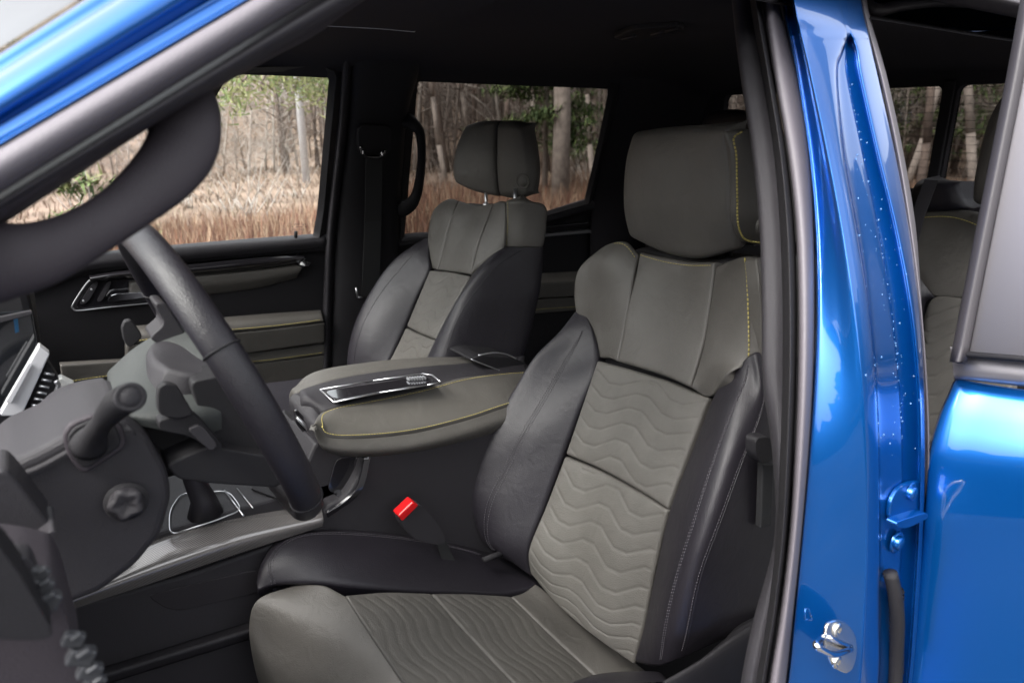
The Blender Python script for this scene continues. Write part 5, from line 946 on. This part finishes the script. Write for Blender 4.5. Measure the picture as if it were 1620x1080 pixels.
# shrubs seen through the front window
for k, (px, dist, s, mi) in enumerate([(400, 15, 1.05, 0), (425, 18, 1.0, 1), (352, 16, .8, 2), (300, 17, .8, 0), (468, 19, .8, 2), (215, 16, .9, 1), (120, 17, 1.0, 2), (700, 18, .9, 1), (930, 20, 1.0, 0)]):
    x, y = pol(px, dist)
    place('bare_shrub', T_SHRUB[mi], x, y, s, rg.uniform(0, 6), SL[k], 'shrub', 'leafless shrubs on the meadow')
tl_ = [(708, 20, .9, 0), (800, 24, 1.1, 1), (838, 22, 1.0, 2), (940, 19, .9, 0), (665, 26, 1.0, 1), (750, 28, 1.1, 3), (905, 30, 1.1, 2), (1430, 22, 1.1, 0), (1455, 18, 1.0, 1), (1545, 20, 1.2, 2), (1520, 28, 1.0, 3), (1590, 25, 1.0, 0), (1120, 20, 1, 1), (1170, 24, 1, 2), (980, 24, 1, 3)]
for k, (px, dist, s, mi) in enumerate(tl_):
    x, y = pol(px, dist); place('bare_tree', T_TREE[mi], x, y, s*1.1, rg.uniform(0, 6), TL[k], 'tree', 'leafless trees on the slope')
# wood far behind: one mass
mb = MB(); rg = random.Random(9)
for i in range(1500):
    a = R(rg.uniform(-14, 72)); d = rg.uniform(27, 62)
    thin = a < R(17)
    if thin and rg.random() < 0.3: continue
    x, y = d*math.sin(a), d*math.cos(a); z = float(gz(x, y)); h = rg.uniform(4, 9); r = rg.uniform(.03, .11); mi = rg.choice((0, 0, 1, 1, 2)) if not thin else rg.choice((2, 2, 0, 3))
    if thin: h *= .45; r *= .45
    p = np.array([x, y, z-.2]); q = p+np.array([rg.gauss(0, .5), rg.gauss(0, .5), h])
    bar(mb, p, q, r, mi, 4, r*.4)
    for _ in range(14):
        t = rg.uniform(.12, 1); b0 = p+(q-p)*t; th = rg.uniform(0, 6.28); L = rg.uniform(.5, 1.8); b1 = b0+np.array([math.cos(th)*L, math.sin(th)*L, L*rg.uniform(.1, .9)]); bar(mb, b0, b1, r*.3, mi, 3, .008)
        for _ in range(2):
            b2 = b1+np.array([rg.gauss(0, .5), rg.gauss(0, .5), rg.uniform(0, .7)]); bar(mb, b0+(b1-b0)*rg.uniform(.3, 1), b2, r*.16, mi, 3, .005)
tag(mb.build('bare_woods', M_BARK+[M_STRAW[1]]), 'grey brown leafless woods covering the far hillside', 'woods', kind='stuff')
# brushy hill behind the woods
M_HILL = mat('hill_brush', (0.24, 0.20, 0.165), 1.0, bump=1.0, bscale=2, var=0.45, vscale=0.55)
mb = MB()
Patch([[(x, y, z) for x, y in ((-70, 62), (-20, 64), (20, 60), (50, 45), (72, 12), (80, -20))] for z in (0, 8, 20)], 60, 12).mesh(mb, 0, 0); o = mb.build('hill', M_HILL); o['kind'] = 'structure'
# pines
M_NEED = [mat('needles_green', (0.11, 0.155, 0.05), 0.8), mat('needles_olive', (0.17, 0.18, 0.07), 0.8), mat('needles_dark', (0.06, 0.10, 0.035), 0.8)]
def pine(x, y, H_, r, seed, lab, low=0.1, dens=1.0, wid=0.26, yl=0.0):
    rg = random.Random(seed); z0 = float(gz(x, y)); root = bpy.data.objects.new('pine_tree', None); COL.objects.link(root); root.location = (x, y, z0); tag(root, lab, 'pine tree', 'pine trees')
    mb = MB(); tube(mb, [(0, 0, -.1), (0, 0, H_*.5), (0, 0, H_)], [r, r*.6, r*.1], 0, 10)
    nb_ = MB(); lv = int(H_*3.2)
    for i in range(lv):
        h = H_*(low+(1-low)*i/lv)+rg.uniform(-.1, .1); L = H_*wid*(1-(h/H_)**1.3)+.25
        for _ in range(4):
            th = rg.uniform(0, 6.28); d = np.array([math.cos(th), math.sin(th), rg.uniform(-.15, .25)]); L2 = L*rg.uniform(.6, 1.1); a = np.array([0, 0, h]); b = a+d*L2; bar(mb, a, b, r*.14, 0, 4, .006)
            for _ in range(int(22*dens*max(L2, .5))):
                t = rg.uniform(.25, 1.05); c = a+(b-a)*t+np.array([rg.gauss(0, .12), rg.gauss(0, .12), rg.gauss(0, .07)]); mi = rg.choices((0, 1, 2), (1, yl, .8))[0]
                for _ in range(5):
                    v = np.array([rg.gauss(0, 1), rg.gauss(0, 1), rg.gauss(0, .7)]); v *= rg.uniform(.10, .22)/np.linalg.norm(v); w_ = np.cross(v, (0, 0, 1)); w_ = w_/max(np.linalg.norm(w_), 1e-6)*.022
                    nb_.add([c-w_, c+w_, c+v], [(0, 1, 2)], mi, smooth=False)
    mb.build('trunk', M_BARK[0], root); nb_.build('crown', M_NEED, root); return root
x, y = pol(862, 15.5); pine(x, y, 6.5, .07, 1, 'dark green young pine behind the passenger headrest', 0.24, 2.4, .19)
x, y = pol(905, 21); pine(x, y, 7, .09, 2, 'second green pine beside the grey trunk', 0.12, .9, .16)
x, y = pol(1435, 30); pine(x, y, 10, .15, 3, 'wide dark pine seen through the left rear pane', 0.1, .7, .22)
x, y = pol(1580, 26); pine(x, y, 10, .15, 4, 'dark pine seen through the right rear pane', 0.1, .7, .22)
x, y = pol(60, 24); pine(x, y, 8, .12, 6, 'pine at the far left beyond the windshield', 0.1, .7, .22, 1.0)
x, y = pol(140, 9.6); pine(x, y, 1.3, .03, 7, 'small olive pine sapling low beside the mirror', 0.1, 1.6, .45, 1.5)
# trunk in front of the pine
x, y = pol(886, 14.5); mb = MB(); z0 = float(gz(x, y)); tube(mb, [(x, y, z0-.1), (x+.02, y, z0+2), (x-.03, y+.05, z0+4.5), (x, y, z0+9)], [.19, .17, .15, .08], 0, 14)
for q, dr in (((0, 0, 2.9), (-.9, 0.3, .1)), ((0, 0, 3.0), (.8, -.6, .25)), ((0, 0, 3.6), (.5, -.4, .6)), ((0, 0, 2.2), (.5, -.2, .5)), ((0, 0, 4.4), (-.7, 0, .4))):
    branch(mb, np.array([x, y, z0])+np.array(q), dr, .7, .03, 1, random.Random(3), .4, 5, 0, .1, 3, 2)
tag(mb.build('bare_tree', M_BARK[0]), 'thick grey trunk standing in front of the green pine', 'tree')
# overhanging pine boughs: a pine whose low boughs reach into the front window
def bough_pine():
    x, y = pol(560, 8.5); z0 = 0; rg = random.Random(21)
    root = bpy.data.objects.new('pine_tree', None); COL.objects.link(root); root.location = (x, y, z0); tag(root, 'big yellow-green pine whose boughs hang into the far front window', 'pine tree', 'pine trees')
    mb = MB(); nb_ = MB(); tube(mb, [(0, 0, 0), (0, 0, 4), (0, 0, 9)], [.16, .13, .05], 0, 12)
    org = np.array([x, y, z0])
    for (px, py, dist) in [(360, 150, 7.2), (375, 165, 7.0), (350, 140, 7.4), (418, 146, 7.6), (452, 128, 7.6), (470, 150, 7.8), (486, 132, 7.9), (505, 125, 8.0), (512, 150, 8.1), (500, 155, 8.3), (440, 118, 7.4), (385, 130, 7.0), (525, 120, 8.2), (470, 118, 7.8)]:
        d = ray(px, py); e = CAM+d/math.hypot(d[0], d[1])*dist-org; s0 = np.array([0, 0, e[2]+.9]); pts = catm([s0, (s0+e)/2+np.array([0, 0, .25]), e+np.array([0, 0, .12]), e], 8)
        tube(mb, pts, list(np.linspace(.02, .006, 8)), 0, 5)
        for _ in range(70):
            c = e+np.array([rg.gauss(0, .11), rg.gauss(0, .11), rg.gauss(.02, .08)]); v = np.array([rg.gauss(0, .6), rg.gauss(0, .6), rg.uniform(-.2, 1)]); v *= rg.uniform(.08, .15)/np.linalg.norm(v); w_ = np.cross(v, (0.3, 0.8, 0)); w_ = w_/max(np.linalg.norm(w_), 1e-6)*.007
            nb_.add([c-w_, c+w_, c+v], [(0, 1, 2)], rg.choices((0, 1), (.5, 1))[0], smooth=False)
    mb.build('trunk', M_BARK[1], root); nb_.build('crown', M_NEED, root)
bough_pine()
# utility pole
x, y = pol(486, 24); z0 = float(gz(x, y)); mb = MB(); tube(mb, [(x, y, z0), (x, y, z0+9)], [.13, .10], 0, 12); up_ = mb.build('utility_pole', mat('pole_grey', (0.40, 0.40, 0.42), .7, var=.15)); tag(up_, 'pale grey utility pole standing by the dry bank', 'utility pole')
# unseen wood edge added behind the viewer, darkening what the paint mirrors at eye height
M_EDGE = mat('added_wood_dark', (0.085, 0.075, 0.065), 1.0, var=0.5, vscale=0.8)
mb = MB(); rg = random.Random(77); pts = []
for k in range(90):
    a = R(95+k*2.35); r_ = 27+rg.uniform(-1.5, 1.5); pts.append((r_*math.sin(a), r_*math.cos(a), 8.6+rg.uniform(-1.6, 1.8)))
vs = []; 
for x, y, h in pts: vs += [(x, y, -.2), (x*1.01, y*1.01, h*.6), (x*1.04, y*1.04, h), (x*1.15, y*1.15, h*.8), (x*1.2, y*1.2, -.2)]
mb.add(vs, [(i*5+j, (i+1)*5+j, (i+1)*5+j+1, i*5+j+1) for i in range(len(pts)-1) for j in range(4)], smooth=False)
tag(mb.build('added_wood_edge', M_EDGE), 'unseen wood edge added behind the viewer to darken reflections', 'woods', kind='stuff')
